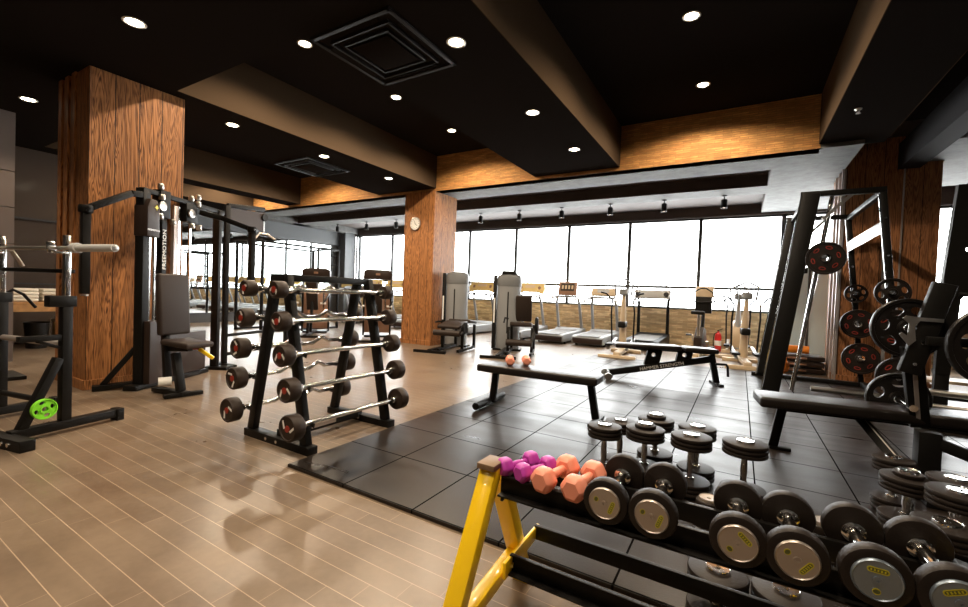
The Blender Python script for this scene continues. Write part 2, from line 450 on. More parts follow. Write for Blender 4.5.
# ceilings
struct('ceiling', G().b2((XL-.2, YB-.2, HC), (XR+.2, YW+.5, HC+.15)), M['ceil'])
struct('ceiling_soffit_cross', G().b2((XL, YB, L1), (-1.78, 2.38, HC)), M['ceil'])
SOF = {'a': (.81, 1.50), 'b': (-3.27, -1.78), 'c': (-7.1, -5.5), 'd': (-10.4, -9.88), 'e': (XL, -11.95)}
for k, (x0, x1) in SOF.items():
    y0 = YB if k == 'a' else 2.38; y1 = YW+.225 if k == 'a' else YW
    # soffit in ceiling paint; lit look of its sides painted on thin sheets
    g = G().b2((x0, y0, L1), (x1, y1, HC))
    o = g.obj('ceiling_soffit', M['ceil'], smooth=False); o['kind'] = 'structure'
    g = G()
    if k == 'a': g.b2((x0-.008, y0, L1), (x0, YW, HC))
    g.b2((x1, y0 if k != 'b' else YB, L1), (x1+.008, YW, HC))
    o = g.obj('trim_soffit_lit_side', M['beam'], smooth=False); o['kind'] = 'structure'
struct('ceiling_beam_right', G().b2((1.86, YB, 3.13), (2.10, 8.36, 3.49)), M['header2'])
struct('ceiling_soffit_right', G().b2((1.50, YB, 3.49), (XR, YW+.22, HC)), M['ceil'])
struct('wall_bulkhead', G().b2((XL, YW, 3.205), (.82, YW+.22, HC+.1)).b2((2.30, YW, 3.205), (XR, YW+.22, HC+.1)), M['brick'])
# concrete soffit beyond the bulkhead, with two painted recesses
g = G()
g.b2((XL, YW+.005, 3.205), (1.27, 8.0, 3.42)).b2((XL, 9.05, 3.205), (.33, 9.68, 3.42)).b2((.33, 8.0, 3.205), (1.27, YF+.2, 3.42)).b2((1.27, 9.3, 3.205), (2.35, YF+.2, 3.42)).b2((2.35, YW+.005, 3.205), (XR, YF-1.55, 3.42)).b2((2.10, YW+.23, 3.205), (2.35, 8.36, 3.42)).b2((XL, 8.0, 3.205), (-12.6, YF, 3.42))
struct('ceiling_concrete', g, M['concrete'])
struct('ceiling_recess', G().b2((-12.6, 8.0, 3.41), (.33, 9.05, 3.5)).b2((-12.6, 9.68, 3.41), (.33, YF+.2, 3.5))
       .b2((-12.62, 7.99, 3.205), (.33, 8.004, 3.42)).b2((-12.62, 9.045, 3.207), (.33, 9.052, 3.42)).b2((-12.62, 9.676, 3.207), (.33, 9.684, 3.42))
       .b2((.322, 8.0, 3.207), (.332, YF, 3.42)), M['slot'])
struct('ceiling_upper', G().b2((XL-.2, YW+.2, 3.6), (XR+.2, YF+.4, 3.7)), M['slot'])

# window wall: low brick wall, mullioned window bays
struct('wall_front', G().b2((XL, YF, 0), (XR, YF+.25, .92)), M['brick_low'])
struct('trim_4', G().b2((XL, YF-.03, .92), (XR, YF+.25, .94)), M['frame_l'])
struct('wall_front_header', G().b2((XL, YF, 3.16), (XR, YF+.25, 3.7)), M['slot'])
struct('wall_front_pier', G().b2((XL, YF-.45, 0), (-12.78, YF+.05, 3.22)), M['header'])
mx = [.77-1.67*k for k in range(-3, 9)]
mx = [x for x in mx if x > -12.7] + [-12.78]
mx = sorted(mx); mx[-1] = min(mx[-1], XR-.05)
for i in range(len(mx)-1):
    x0, x1 = mx[i], mx[i+1]
    wn = T('window_%d' % (i+1), None, None, (x0, YF+.1, .94), kind='structure')
    w = .045 if abs(x1-.77) < .01 else .040
    wl = .045 if abs(x0-.77) < .01 else .040
    g = G(); g.b2((x0, YF+.06, .94), (x0+wl, YF+.14, 3.16)); g.b2((x1-w, YF+.06, .94), (x1, YF+.14, 3.16))
    g.b2((x0, YF+.06, 3.11), (x1, YF+.14, 3.16)); g.b2((x0, YF+.06, .94), (x1, YF+.14, .96))
    g.obj('window_frame', M['frame'], wn, smooth=False)
    G().b2((x0, YF+.065, 1.43), (x1, YF+.135, 1.495)).obj('transom', M['frame_l'], wn, smooth=False)
    G().b2((x0, YF+.095, .94), (x1, YF+.105, 3.14)).obj('glass', M['glass'], wn, smooth=False)

# columns (square, clad in vertical boards; one has a clock)
def column(name, lo, hi, mat, zt, lab):
    g = G(); g.b2(lo+(0,), hi+(zt,))
    o = g.obj(name, mat, smooth=False, bevel=.006); o['kind'] = 'structure'
    g = G(); e = .02
    g.b2((lo[0]-e, lo[1]-e, 0), (hi[0]+e, hi[1]+e, .10)); o2 = g.obj('column_plinth', mat, smooth=False, bevel=.004); o2['kind'] = 'structure'
column('wall_column_left', (-6.5, 1.68), (-5.67, 2.54), M['wood'], L1, '')
# raised corner strips on the near face of the left column
g = G()
for k, x in enumerate((-6.46, -6.27, -6.08)): g.b2((x, 1.66, .1), (x+.10, 1.68, L1))
o = g.obj('trim_column_strips', M['wood'], smooth=False, bevel=.004); o['kind'] = 'structure'
column('wall_column_middle', (-6.30, 7.12), (-5.50, 7.92), M['wood'], 3.22, '')
column('wall_column_right', (1.28, 8.36), (2.33, 9.3), M['wood_dark'], 3.6, '')
g = G()
for y in (8.36, 8.62, 8.9): g.b2((1.245, y, 0), (1.28, y+.04, 3.21))
g.b2((1.265, 8.335, 0), (1.29, 8.36, 3.2)); g.b2((1.93, 8.335, 0), (1.945, 8.36, 3.2))
o = g.obj('trim_metal_edges', M['ledtrim'], smooth=False); o['kind'] = 'structure'
# small glazed partition behind the right column
dr = T('door_1', None, None, (1.0, 10.2, 0), kind='structure')
G().b2((.78, 10.4, .05), (1.5, 10.43, 1.9)).obj('door_panel', M['cyan'], dr, smooth=False)
g = G(); g.b2((.74, 10.37, 0), (.79, 10.46, 1.95)); g.b2((1.12, 10.37, 0), (1.16, 10.46, 1.95)); g.b2((1.5, 10.37, 0), (1.55, 10.46, 1.95)); g.b2((.74, 10.37, 1.9), (1.55, 10.46, 1.95))
g.obj('door_frame', M['frame'], dr, smooth=False)

# ------------------------------------------------------------------ ceiling fixtures
def spot(parent, z, energy=DOWN_W, size=118, col=WARM, aim=(0, 0, -1), blend=.75, r=.05):
    ld = bpy.data.lights.new('downlight_lamp', 'SPOT'); ld.energy = energy; ld.color = col
    ld.spot_size = R(size); ld.spot_blend = blend; ld.shadow_soft_size = r
    o = bpy.data.objects.new('downlight_lamp', ld); COL.objects.link(o); o.parent = parent
    o.location = (0, 0, z)
    o.rotation_euler = Vector(aim).to_track_quat('-Z', 'Y').to_euler()
    return o
def downlight(x, y, z, label, on=True, e=DOWN_W, size=118):
    if z > 3.5: size = 158
    t = T('downlight', label, 'ceiling light', (x, y, z), 'recessed round downlights in the dark ceiling')
    G().lathe([(.078, 0), (.084, -.006), (.074, -.010), (.062, -.006), (.062, 0)], 24, TR(x, y, z), close=True).obj('trim_ring', M['white'], t)
    G().lathe([(.062, -.0035), (.0605, -.0065)], 24, TR(x, y, z)).obj('lens', M['lamp'], t)
    if on: spot(t, -.03, e, size, blend=.75 if z < 3.5 else .35)
    return t
dl = [(-2.17, 3.03, L1, 'round downlight beside the large ceiling vent, on its right'), (-2.17, 4.6, L1, 'bright downlight on the flat dark soffit, middle of its row of three'),
      (-2.15, 6.01, L1, 'downlight on the wide soffit closest to the brick bulkhead'),
      (-5.93, 3.23, L1, 'downlight on the soffit just right of the tall left wood column'), (-5.9, 4.68, L1, 'downlight touching the edge of the small far ceiling vent'),
      (-5.86, 6.13, L1, 'small downlight on the soffit above the wood column with the clock'),
      (-4.39, 1.58, L1, 'large downlight at top left above the left wood column'), (-7.45, 1.65, L1, 'downlight at the far left edge above the grey panelled wall'),
      (-.53, 4.66, HC, 'downlight highest in the black coffer near the top edge of the photo'), (-.53, 6.2, HC, 'downlight in the black coffer just in front of the brick bulkhead'),
      (-4.42, 3.2, HC, 'downlight in the recessed coffer left of the large ceiling vent'), (-4.4, 4.7, HC, 'downlight in the coffer just below the large ceiling vent'),
      (-4.4, 6.1, HC, 'downlight in the middle coffer nearest the brick bulkhead')]
for x, y, z, lb in dl: downlight(x, y, z, lb, e=DOWN_W*(1.0 if z < 3.5 else 2.4))
# lamps of the same kind that wash coffers and floor outside the picture
for x, y, z, lb in ((-8.4, 4.7, HC, 'coffer downlight hidden behind the left wood column, nearer one'), (-8.4, 6.1, HC, 'coffer downlight left of the small far vent, close to the bulkhead'),
        (-11.2, 6.2, HC, 'downlight washing the leftmost glimpse of orange bulkhead'), (-11.2, 4.2, HC, 'downlight in the leftmost coffer behind the left column'),
        (-6.6, .35, L1, 'unseen downlight added to light the near face of the left wood column'), (-2.2, 1.55, L1, 'downlight above the bare tile floor in front of the barbell rack'),  # first one added out of view to brighten the left column's near face
        (-2.2, .1, L1, 'downlight over the tile floor nearest the photographer'), (-4.4, .1, L1, 'downlight over the tile floor left of the photographer'),
        (-.53, 1.5, HC, 'black coffer downlight above the yellow dumbbell rack'),
        (-.6, 0.0, HC, 'black coffer downlight above the photographer'), (-2.2, -1.4, L1, 'downlight behind the photographer on the right'),
        (-4.4, -1.4, L1, 'downlight behind the photographer on the left'), (2.9, 4.2, 3.49, 'downlight above the right bench station'),
        (2.9, 1.6, 3.49, 'downlight right of the yellow rack'), (4.8, 6.2, 3.49, 'downlight beyond the right wood column')):
    downlight(x, y, z, lb, e=DOWN_W*(1.0 if z < 3.5 else 2.4))

def vent(x, y, s, label):
    t = T('ceiling_vent', label, 'air vent', (x, y, L1))
    h = s/2
    G().b2((x-h*.46, y-h*.46, L1-.03), (x+h*.46, y+h*.46, L1-.015)).obj('grille', M['ceil'], t, bevel=.004)
    g = G()
    for a in (1.0, .74, .56):
        w = .035 if a == 1.0 else .014; zz = .022 if a == 1 else .028
        for sg in (-1, 1):
            g.b2((x-h*a, y+sg*h*a-w, L1-zz), (x+h*a, y+sg*h*a+w*0, L1)) if sg > 0 else g.b2((x-h*a, y-h*a, L1-zz), (x+h*a, y-h*a+w, L1))
            g.b2((x+sg*h*a-(w if sg > 0 else 0), y-h*a, L1-zz), (x+sg*h*a+(0 if sg > 0 else w), y+h*a, L1))
    g.obj('vent_frame', M['ventgrey'], t, bevel=.002)
    for k, (dx, dy) in enumerate(((0, 1), (0, -1), (1, 0), (-1, 0))):
        g = G(); c = (x+dx*h*.86, y+dy*h*.86, L1-.012)
        g.box(c, (h*1.2 if dy else .05, .05 if dy else h*1.2, .006), (R(20)*dy, R(20)*dx, 0))
        g.obj('louvre', M['ceil'], t)
    return t
vent(-2.81, 2.86, .90, 'large square air conditioning vent in the nearer dark soffit')
vent(-6.62, 5.02, .90, 'smaller looking square vent in the farther dark soffit')
# sprinkler
t = T('sprinkler_head', 'small metal sprinkler under the black beam at upper right', 'sprinkler', (1.0, 6.03, L1))
G().lathe([(.035, 0), (.03, -.012), (.014, -.014), (.012, -.035)], 16, TR(1.0, 6.03, L1)).obj('escutcheon', M['steel'], t)
G().lathe([(.022, -.05), (.022, -.047)], 16, TR(1.0, 6.03, L1)).tube([(.99, 6.03, L1-.03), (.985, 6.03, L1-.05)], .003, 6).tube([(1.01, 6.03, L1-.03), (1.015, 6.03, L1-.05)], .003, 6).obj('deflector', M['steel'], t)
# track spotlights
for k, x in enumerate((-.35, -1.44, -2.55, -3.68, -4.78, -5.9, -8.82, -10.03, -11.34)):
    lb = ['rightmost', 'second from the right', 'third from the right', 'fourth from the right', 'fifth from the right', 'sixth, half beside the clock column',
          'first one left of the clock column', 'second one left of the clock column', 'leftmost'][k]
    y = 9.60; z = 3.205
    t = T('track_spotlight', 'small black cylinder spotlight above the windows, ' + lb, 'spotlight', (x, y, z), 'spotlights hanging above the windows')
    G().lathe([(.045, 0.005), (.045, -.02), (.02, -.025)], 14, TR(x, y, z)).tube([(x, y, z), (x, y, z-.10)], .011, 8).obj('stem', M['blackm'], t)
    G().lathe([(.04, -.07), (.055, -.085), (.057, -.24), (.05, -.24), (.05, -.21)], 16, TR(x, y, z)).obj('housing', M['blackm'], t)
    G().lathe([(.049, -.225), (.048, -.220)], 16, TR(x, y, z)).obj('lens', M['spotglow'], t)
    spot(t, -.26, 40, 110, WARM, (0, .5, -1))
# ------------------------------------------------------------------ yellow dumbbell rack
xr0, xr1 = -.70, .50
t = T('dumbbell_rack', 'yellow and black two tier dumbbell rack in the foreground', 'dumbbell rack', (-.1, 1.25, 0))
for x in (xr0, xr1):
    g = G()
    g.bar((x, .985, .012), (x, 1.275, .55), .062, .05, (0, 1, 0))
    fr = g.obj('front_leg', M['yellow'], t, bevel=.006)
    G().b2((x-.033, 1.225, .545), (x+.033, 1.315, .565)).obj('cap', M['capbrown'], fr, bevel=.003)
    G().b2((x-.033, .94, .0), (x+.033, 1.03, .014)).obj('foot', M['yellow'], fr, bevel=.003)
    g = G(); g.bar((x, 1.325, .50), (x, 1.56, .012), .062, .05, (0, 1, 0))
    rl = g.obj('rear_leg', M['yellow'], t, bevel=.006)
    G().b2((x-.033, 1.53, .0), (x+.033, 1.62, .014)).obj('foot', M['yellow'], rl, bevel=.003)
    G().bar((x, 1.03, .10), (x, 1.50, .145), .05, .045, (0, 0, 1)).obj('lower_brace', M['yellow'], t, bevel=.005)
    sg = 1 if x < 0 else -1
    g = G(); g.prism([(-.10, -.035), (.19, -.01), (.19, .035), (-.02, .03), (-.10, .025)], .012, TR(x+sg*.037, 1.42, .172, 90, 0, 90))
    g.obj('lower_bracket', M['yellow'], t, bevel=.002)
    g = G(); g.prism([(-.06, -.07), (.12, -.03), (.12, .04), (-.06, .03)], .01, TR(x+sg*.037, 1.34, .50, 90, 0, 90))
    g.obj('upper_bracket', M['black'], t, bevel=.002)
    g = G()
    for y, z in ((1.30, .49), (1.375, .165)):
        g.lathe([(.013, -.006), (.013, .004), (.008, .006)], 12, TR(x+sg*.046, y, z, 0, 90*sg, 0))
    g.obj('bolt', M['chrome'], t)
def rail(y, z, h, dirn, name):
    g = G(); x0, x1 = xr0+.035, xr1-.035
    g.b2((x0, y-.004, z-h), (x1, y+.004, z))
    g.b2((x0, min(y, y+.035*dirn), z-h), (x1, max(y, y+.035*dirn), z-h+.006))
    g.b2((x0, min(y, y+.012*dirn), z-.006), (x1, max(y, y+.012*dirn), z))
    g.obj(name, M['black'], t, bevel=.0015)
rail(1.285, .520, .062, -1, 'upper_rail'); rail(1.42, .525, .055, 1, 'upper_rail')
rail(1.375, .205, .062, -1, 'lower_rail'); rail(1.58, .215, .055, 1, 'lower_rail')

# ------------------------------------------------------------------ round dumbbells (prototype: axis along Z, centre at origin)
def round_dumbbell(name, label, rad, length, hw, loc, rot, group, cap_mat='capm', discs=2, badge=0.0, capz=.012, knob=False, rub='rubber', capr=.70):
    t = T(name, label, 'dumbbell', loc, group)
    mt = Matrix.Translation(loc) @ Euler(rot).to_matrix().to_4x4()
    hl = length/2 - hw
    g = G().lathe([(.016, -hl-.01), (.016, -hl*.55), (.0185, 0), (.016, hl*.55), (.016, hl+.01)], 16, mt)
    g.lathe([(.026, -hl-.002), (.026, -hl+.010), (.018, -hl+.014)], 16, mt).lathe([(.018, hl-.014), (.026, hl-.010), (.026, hl+.002)], 16, mt)
    g.obj('handle', M['chrome'], t)
    for sg in (-1, 1):
        prof = []
        n = discs
        w = hw/n
        for i in range(n):
            z0 = hl + i*w; z1 = z0 + w
            e = min(.008, w*.3); gap = .0 if i == n-1 else .002
            r_ = rad*(1 if not knob or i < n else .6)
            prof += [(r_-e*1.2, z0+.001), (r_-e*.3, z0+e*.35), (r_, z0+e), (r_, z1-e-gap), (r_-e*.3, z1-e*.35-gap), (r_-e*1.2, z1-gap)]
        flip = Matrix.Scale(sg, 4, (0, 0, 1)) if sg < 0 else Matrix.Identity(4)
        m2 = mt @ flip
        hd = G().lathe([(.02, hl)]+prof+[(.02, hl+hw)], 36, m2).obj('head', M[rub], t)
        zc = hl + hw
        if knob:
            G().lathe([(rad*.52, zc), (rad*.54, zc+.004), (rad*.54, zc+.018), (rad*.50, zc+.022)], 28, m2).obj('end_disc', M['rubber'], hd)
            zc += .022
        cr = rad*capr
        G().lathe([(cr, zc-.004), (cr, zc+capz*.5), (cr*.94, zc+capz), (cr*.90, zc+capz*.75), (cr*.2, zc+capz*.7), (cr*.19, zc+capz), (cr*.08, zc+capz), (cr*.07, zc+capz*.6)], 32, m2).obj('end_cap', M[cap_mat], hd)
        if badge and sg > 0:
            zz = zc+capz*.78
            for (bx, by, ang, w_, h_, nm) in ((.0, .48, 0, .42, .135, 'logo_badge'), (.0, -.54, 0, .16, .155, 'weight_badge')):
                out = []
                for k in range(24):
                    a = 2*math.pi*k/24; c, s_ = math.cos(a), math.sin(a)
                    out.append((cr*(bx + math.copysign(max(w_-h_, 0), c) + h_*c), cr*(by + h_*s_)))
                inn = [(cr*bx+(x-cr*bx)*.88, cr*by+(y-cr*by)*.70) for x, y in out]
                rz = Matrix.Rotation(badge, 4, 'Z')
                vs, fs = flat_holes(out, [inn[::-1]], .0008)
                bo = G().add(vs, fs, m2 @ rz @ Matrix.Translation((0, 0, zz))).obj(nm, M['yel2'], hd, smooth=False)
                G().prism(inn, .0005, m2 @ rz @ Matrix.Translation((0, 0, zz))).obj(nm+'_ground', M['yel3'], hd, smooth=False)
                if nm == 'logo_badge':
                    # small strokes of the printed mark
                    g = G()
                    for q in range(5):
                        g.box((cr*(-.26+.13*q), cr*by, .0004), (cr*.06, cr*.11, .0006))
                        if q % 2: g.box((cr*(-.26+.13*q)+cr*.03, cr*(by-.03), 0), (cr*.06, cr*.018, .0006))
                    g2 = G().add(g.v, g.f, m2 @ rz @ Matrix.Translation((0, 0, zz)))
                    g2.obj('logo_print', M['yel2'], hd, smooth=False)
    return t
rowd = [(-.296, 'silver capped round dumbbell next to the coral dumbbells on the rack', -1.9), (-.170, 'second silver capped round dumbbell from the coral ones on the rack', -1.9),
        (.029, 'silver capped dumbbell on the rack after the gap in the row', -.75), (.147, 'dumbbell on the rack with its oval badge at the lower right of the cap', -2.2),
        (.285, 'dumbbell with bluish reflection tinted into its cap on the rack, oval badge at the top', -.02), (.410, 'rightmost dumbbell with bluish reflection tinted into its cap on the rack, cut by the photo corner', .45)]
for x, lb, bd in rowd:
    # end with the badge faces the camera side (-Y)
    round_dumbbell('round_dumbbell', lb, .0635, .265, .040, (x-.008, 1.352, .551 - (.006 if 0 < x < .2 else 0)), (R(90), 0, 0), 'round rubber dumbbells on the yellow rack', discs=1, badge=bd if bd else .01, capz=.007, cap_mat='capreflect' if x > .2 else 'capm')
# vinyl hex dumbbells
def hex_dumbbell(label, mat, rad, length, hw, loc, rot, group, print_=None):
    t = T('vinyl_dumbbell', label, 'dumbbell', loc, group)
    mt = Matrix.Translation(loc) @ Euler(rot).to_matrix().to_4x4()
    hl = length/2-hw
    h = G().lathe([(rad*.30, -hl-.004), (rad*.33, -hl*.5), (rad*.36, 0), (rad*.33, hl*.5), (rad*.30, hl+.004)], 14, mt).obj('handle', M[mat], t)
    for sg in (-1, 1):
        z0 = sg*(hl+hw/2)
        m2 = mt @ Matrix.Translation((0, 0, z0))
        pr = [(rad*.55, -hw/2), (rad*.97, -hw/2+rad*.28), (rad*1.0, 0), (rad*.97, hw/2-rad*.28), (rad*.62, hw/2)]
        hd = G().lathe(pr, 6, m2).obj('head', M[mat], t, bevel=rad*.22, segs=3)
        if print_ and sg > 0:
            G().box((0, 0, hw/2+.0008), (rad*.5, rad*.16, .001)).obj if False else None
            text(print_, rad*.6, M['whitet'], hd, m2 @ Matrix.Translation((0, 0, hw/2+.0006)), 'weight_print', .0004)
    return t
hex_dumbbell('left one of the two small purple dumbbells at the rack end', 'purple', .035, .165, .048, (-.640, 1.352, .542), (R(90), 0, R(-24)), 'purple vinyl dumbbells on the rack')
hex_dumbbell('right one of the two small purple dumbbells, beside the coral pair', 'purple', .035, .165, .048, (-.570, 1.345, .542), (R(90), 0, R(-22)), 'purple vinyl dumbbells on the rack')
hex_dumbbell('coral dumbbell on the rack next to the purple ones', 'orange', .044, .205, .058, (-.498, 1.345, .546), (R(90), 0, R(-10)), 'coral vinyl dumbbells on the rack')
hex_dumbbell('coral dumbbell on the rack next to the first silver capped one', 'orange', .044, .205, .058, (-.402, 1.345, .546), (R(90), 0, R(-6)), 'coral vinyl dumbbells on the rack')

# big dumbbells standing on end on the mat
zt = .02
def standing(x, y, rad, length, label, knob=False, hw=.070):
    round_dumbbell('standing_dumbbell', label, rad, length - (.044 if knob else 0) - .024, hw, (x, y, zt+length/2), (0, 0, random.uniform(0, 6)), 'big black dumbbells standing on end on the mat', cap_mat='chrome', discs=3 if hw > .06 else 2, knob=knob, capr=.42 if not knob else .40, capz=.012)
st = [(605, 423, .100, .345, 0, 'leftmost standing dumbbell in the front row of the floor group'), (621, 418.5, .096, .335, 0, 'standing dumbbell partly hidden behind the leftmost front one'),
      (645.7, 422, .112, .365, 1, 'standing dumbbell with an extra small disc, in the front row'), (656.5, 413, .112, .36, 1, 'standing dumbbell farthest back, with an extra small disc on top'),
      (691.6, 433, .110, .35, 0, 'standing dumbbell in front of its partner in the middle of the group'), (697.5, 424.5, .108, .345, 0, 'standing dumbbell half hidden behind the middle front one'),
      (745.3, 439.5, .113, .35, 0, 'widest standing dumbbell beside the leg of the long black bench')]
RW = Matrix(((0.858704, 0.511120, 0.037209), (0.043884, -0.000998, -0.999036), (-0.510590, 0.859509, -0.023287)))
def unproj(px, py, z):
    d = RW.transposed() @ Vector((px-484, py-303.5, 430.5)); k = (z-1.13)/d.z
    return d.x*k, d.y*k
for px, py, r_, ln, kn, lb in st:
    x, y = unproj(px, py, zt+ln); standing(x, y, r_, ln, lb, bool(kn))
st2 = [(893.8, 455.7, .095, .31, 0, 'standing dumbbell at the back left of the right hand floor group'), (908.8, 469.6, .115, .33, 1, 'standing dumbbell with chrome top closest to the bright floor seam'),
       (956, 476.5, .11, .33, 0, 'standing dumbbell at the right edge behind another of its size'), (960.6, 489, .12, .33, 0, 'standing dumbbell at the right edge in front of a matching one'),
       (948, 521, .12, .26, 0, 'lower standing dumbbell between the right floor group and the rack'),
       (718, 566, .12, .20, 0, 'short dumbbell on the floor seen between the two shelves of the rack'), (786, 587, .12, .20, 0, 'short dumbbell on the floor seen below the rack shelf, right of another')]
for px, py, r_, ln, kn, lb in st2:
    x, y = unproj(px, py, zt+ln); r_ = r_*.93 if ln > .25 else r_*.79; standing(x, y, r_, ln, lb, bool(kn), hw=.070 if ln > .25 else .055)
for px, py, lb in ((709, 497, 'small silver ended dumbbell on the mat behind the rack gap'), (704, 512, 'small silver ended dumbbell nearest the rack in the gap of the row'), (824, 520, 'small dumbbell on the mat seen between two rack dumbbells')):
    x, y = unproj(px, py, zt+.2)
    round_dumbbell('floor_dumbbell', lb, .055, .176, .04, (x, y, zt+.1), (0, 0, 1.0), 'small dumbbells on the mat behind the rack', cap_mat='capm', discs=1, capr=.8)

# ------------------------------------------------------------------ fixed barbell rack
t = T('barbell_rack', 'black A frame rack holding ten fixed barbells in two columns', 'barbell rack', (-2.78, 2.3, 0))
YA, YB2 = 1.90, 2.66
for y in (YA, YB2):
    for sx in (-1, 1):
        x0 = -2.78+sx*.31; x1 = -2.78+sx*.06
        po = G().bar((x0, y, .05), (x1, y, 1.20), .07, .05, (0, 1, 0)).obj('upright', M['black'], t, bevel=.004)
        for z in (.215, .455, .675, .895, 1.105):
            f = (z-.05)/1.15; xx = x0+(x1-x0)*f + sx*.03
            g = G()
            g.bar((xx, y, z-.024), (xx+sx*.060, y, z-.020), .045, .006)
            g.bar((xx+sx*.060, y, z-.026), (xx+sx*.068, y, z+.005), .045, .006, (0, 1, 0))
            g.obj('saddle', M['black'], po, bevel=.001)
    ft = G().b2((-3.14, y-.04, .0), (-2.40, y+.04, .055)).obj('foot', M['black'], t, bevel=.004)
    g = G()
    for dx in (-.06, .06): g.lathe([(.012, 0), (.012, .006), (.006, .008)], 10, TR(-2.80+dx, y-.041, .03, 90, 0, 0))
    g.obj('bolt', M['chrome'], ft)
G().b2((-2.86, YA-.04, 1.165), (-2.70, YB2+.04, 1.215)).obj('top_rail', M['black'], t, bevel=.004)
lr = G().b2((-2.80, YA, .03), (-2.74, YB2, .10)).obj('lower_rail', M['black'], t, bevel=.004)
G().b2((-2.739, 2.15, .05), (-2.7385, 2.38, .08)).obj('name_plate', M['capm'], lr)

def fixed_barbell(label, x, z, ez, rad, ydir=0):
    t = T('ez_barbell' if ez else 'straight_barbell', label, 'barbell', (x, 2.3, z), 'fixed barbells on the A frame rack')
    ya, yb = 1.80, 2.73
    if ez:
        pts = [(x, ya, z), (x, 2.02, z), (x, 2.10, z), (x, 2.17, z+.035), (x, 2.26, z-.012), (x, 2.36, z-.012), (x, 2.45, z+.035), (x, 2.52, z), (x, 2.60, z), (x, yb, z)]
    else: pts = [(x, ya, z), (x, 2.3, z), (x, yb, z)]
    G().tube(pts, .0165, 12).obj('bar', M['chrome'], t)
    for sg, ye in ((-1, ya), (1, yb)):
        m2 = Matrix.Translation((x, ye, z)) @ Euler((R(90)*(1 if sg < 0 else -1), 0, 0)).to_matrix().to_4x4()
        G().lathe([(.026, -.05), (.028, -.045), (.028, -.01), (.03, 0)], 14, m2).obj('collar', M['chrome'], t)
        hd = G().lathe([(.03, -.004), (rad-.006, -.002), (rad, .006), (rad, .072), (rad-.006, .080), (rad-.014, .080), (rad-.018, .074), (.03, .074)], 28, m2).obj('head', M['rubber_b'], t)
        g = G().lathe([(.022, .070), (.022, .079), (.016, .080)], 14, m2); g.obj('red_cap', M['redcap'], hd)
        a = random.uniform(0, 6)
        for s_, q in ((-1, .032), (1, .040)):
            g = G()
            g.box((rad*.52*math.cos(a+q*9*s_+s_), rad*.52*math.sin(a+q*9*s_+s_), .075), (rad*.62, .014, .002), (0, 0, a+.6*s_))
            G().add(g.v, g.f, m2).obj('weight_mark', M['whitet'], hd)
    return t
nm = ['bottom', 'fourth from the top', 'third from the top', 'second from the top', 'top']
for k, (x, z, r_) in enumerate(((-2.43, .215, .088), (-2.47, .455, .080), (-2.53, .675, .074), (-2.57, .895, .066), (-2.61, 1.105, .058))):
    fixed_barbell('straight fixed barbell on the near right side of the rack, %s' % nm[k], x, z, False, r_)
for k, (x, z, r_) in enumerate(((-3.13, .215, .088), (-3.07, .455, .080), (-3.03, .675, .074), (-2.98, .895, .066), (-2.95, 1.105, .058))):
    fixed_barbell('zigzag grip barbell on the far left side of the rack, %s' % nm[k], x, z, True, r_)

for o in [t]+[x for x in COL.objects if x.name.startswith(('ez_barbell', 'straight_barbell'))]: o.location.x -= .025
# ------------------------------------------------------------------ flat bench with coral dumbbells
t = T('flat_bench', 'low flat black bench in the middle of the mat with coral dumbbells on it', 'bench', (-1.62, 3.78, .02))
th = R(3)
def BW(x, y, z): return (-1.62+x*math.cos(th)-y*math.sin(th), 3.78+x*math.sin(th)+y*math.cos(th), z)
pad = G().box(BW(0, 0, .400), (1.18, .30, .072), (0, 0, th)).obj('seat_pad', M['padblack'], t, bevel=.02, segs=4)
G().box(BW(0, 0, .355), (1.1, .06, .03), (0, 0, th)).obj('frame', M['black'], t, bevel=.004)
G().bar(BW(-.44, 0, .38), BW(-.47, 0, .05), .06, .05, (0, 1, 0)).obj('leg', M['black'], t, bevel=.004)
G().bar(BW(.50, 0, .38), BW(.56, 0, .05), .06, .05, (0, 1, 0)).obj('leg', M['black'], t, bevel=.004)
G().tube([BW(-.50, -.30, .06), BW(-.50, .30, .06)], .035, 14).obj('foot', M['black'], t)
G().box(BW(.565, 0, .032), (.07, .36, .024), (0, 0, th)).obj('foot', M['black'], t, bevel=.004)
for k, (px, lb) in enumerate(((507.5, 'left coral dumbbell lying on the flat bench'), (524, 'right coral dumbbell lying on the flat bench'))):
    x, y = unproj(px, 364, .45)
    hex_dumbbell(lb, 'orange', .048, .17, .058, (x, y+.05, .436+.046), (R(90), 0, R(29)), 'coral dumbbells on the flat bench')

# ------------------------------------------------------------------ adjustable bench behind it
t = T('adjustable_bench', 'black adjustable bench with white lettering on its sloping frame, far on the mat', 'bench', (-.9, 6.3, .02))
x0, y0 = -1.52, 6.05; x1, y1 = -.14, 6.62
dv = Vector((x1-x0, y1-y0, 0)); dv.normalize(); nv = Vector((-dv.y, dv.x, 0)); O = Vector((x0, y0, 0))
def AB(a, n, z): return O + dv*a + nv*n + Vector((0, 0, z))
ang = math.atan2(dv.y, dv.x)
G().box(AB(.48, 0, .49), (.86, .27, .06), (0, R(0), ang)).obj('back_pad', M['padblack'], t, bevel=.02, segs=3)
G().box(AB(1.16, 0, .478), (.42, .28, .06), (0, R(1.5), ang)).obj('seat_pad', M['padblack'], t, bevel=.02, segs=3)
mf = G().bar(AB(.00, 0, .10), AB(1.32, 0, .36), .06, .085).obj('main_frame', M['black'], t, bevel=.004)
G().bar(AB(.30, 0, .455), AB(1.36, 0, .44), .05, .03).obj('pad_rail', M['black'], t, bevel=.003)
G().bar(AB(1.32, 0, .42), AB(1.40, 0, .04), .07, .06, nv).obj('rear_leg', M['black'], t, bevel=.004)
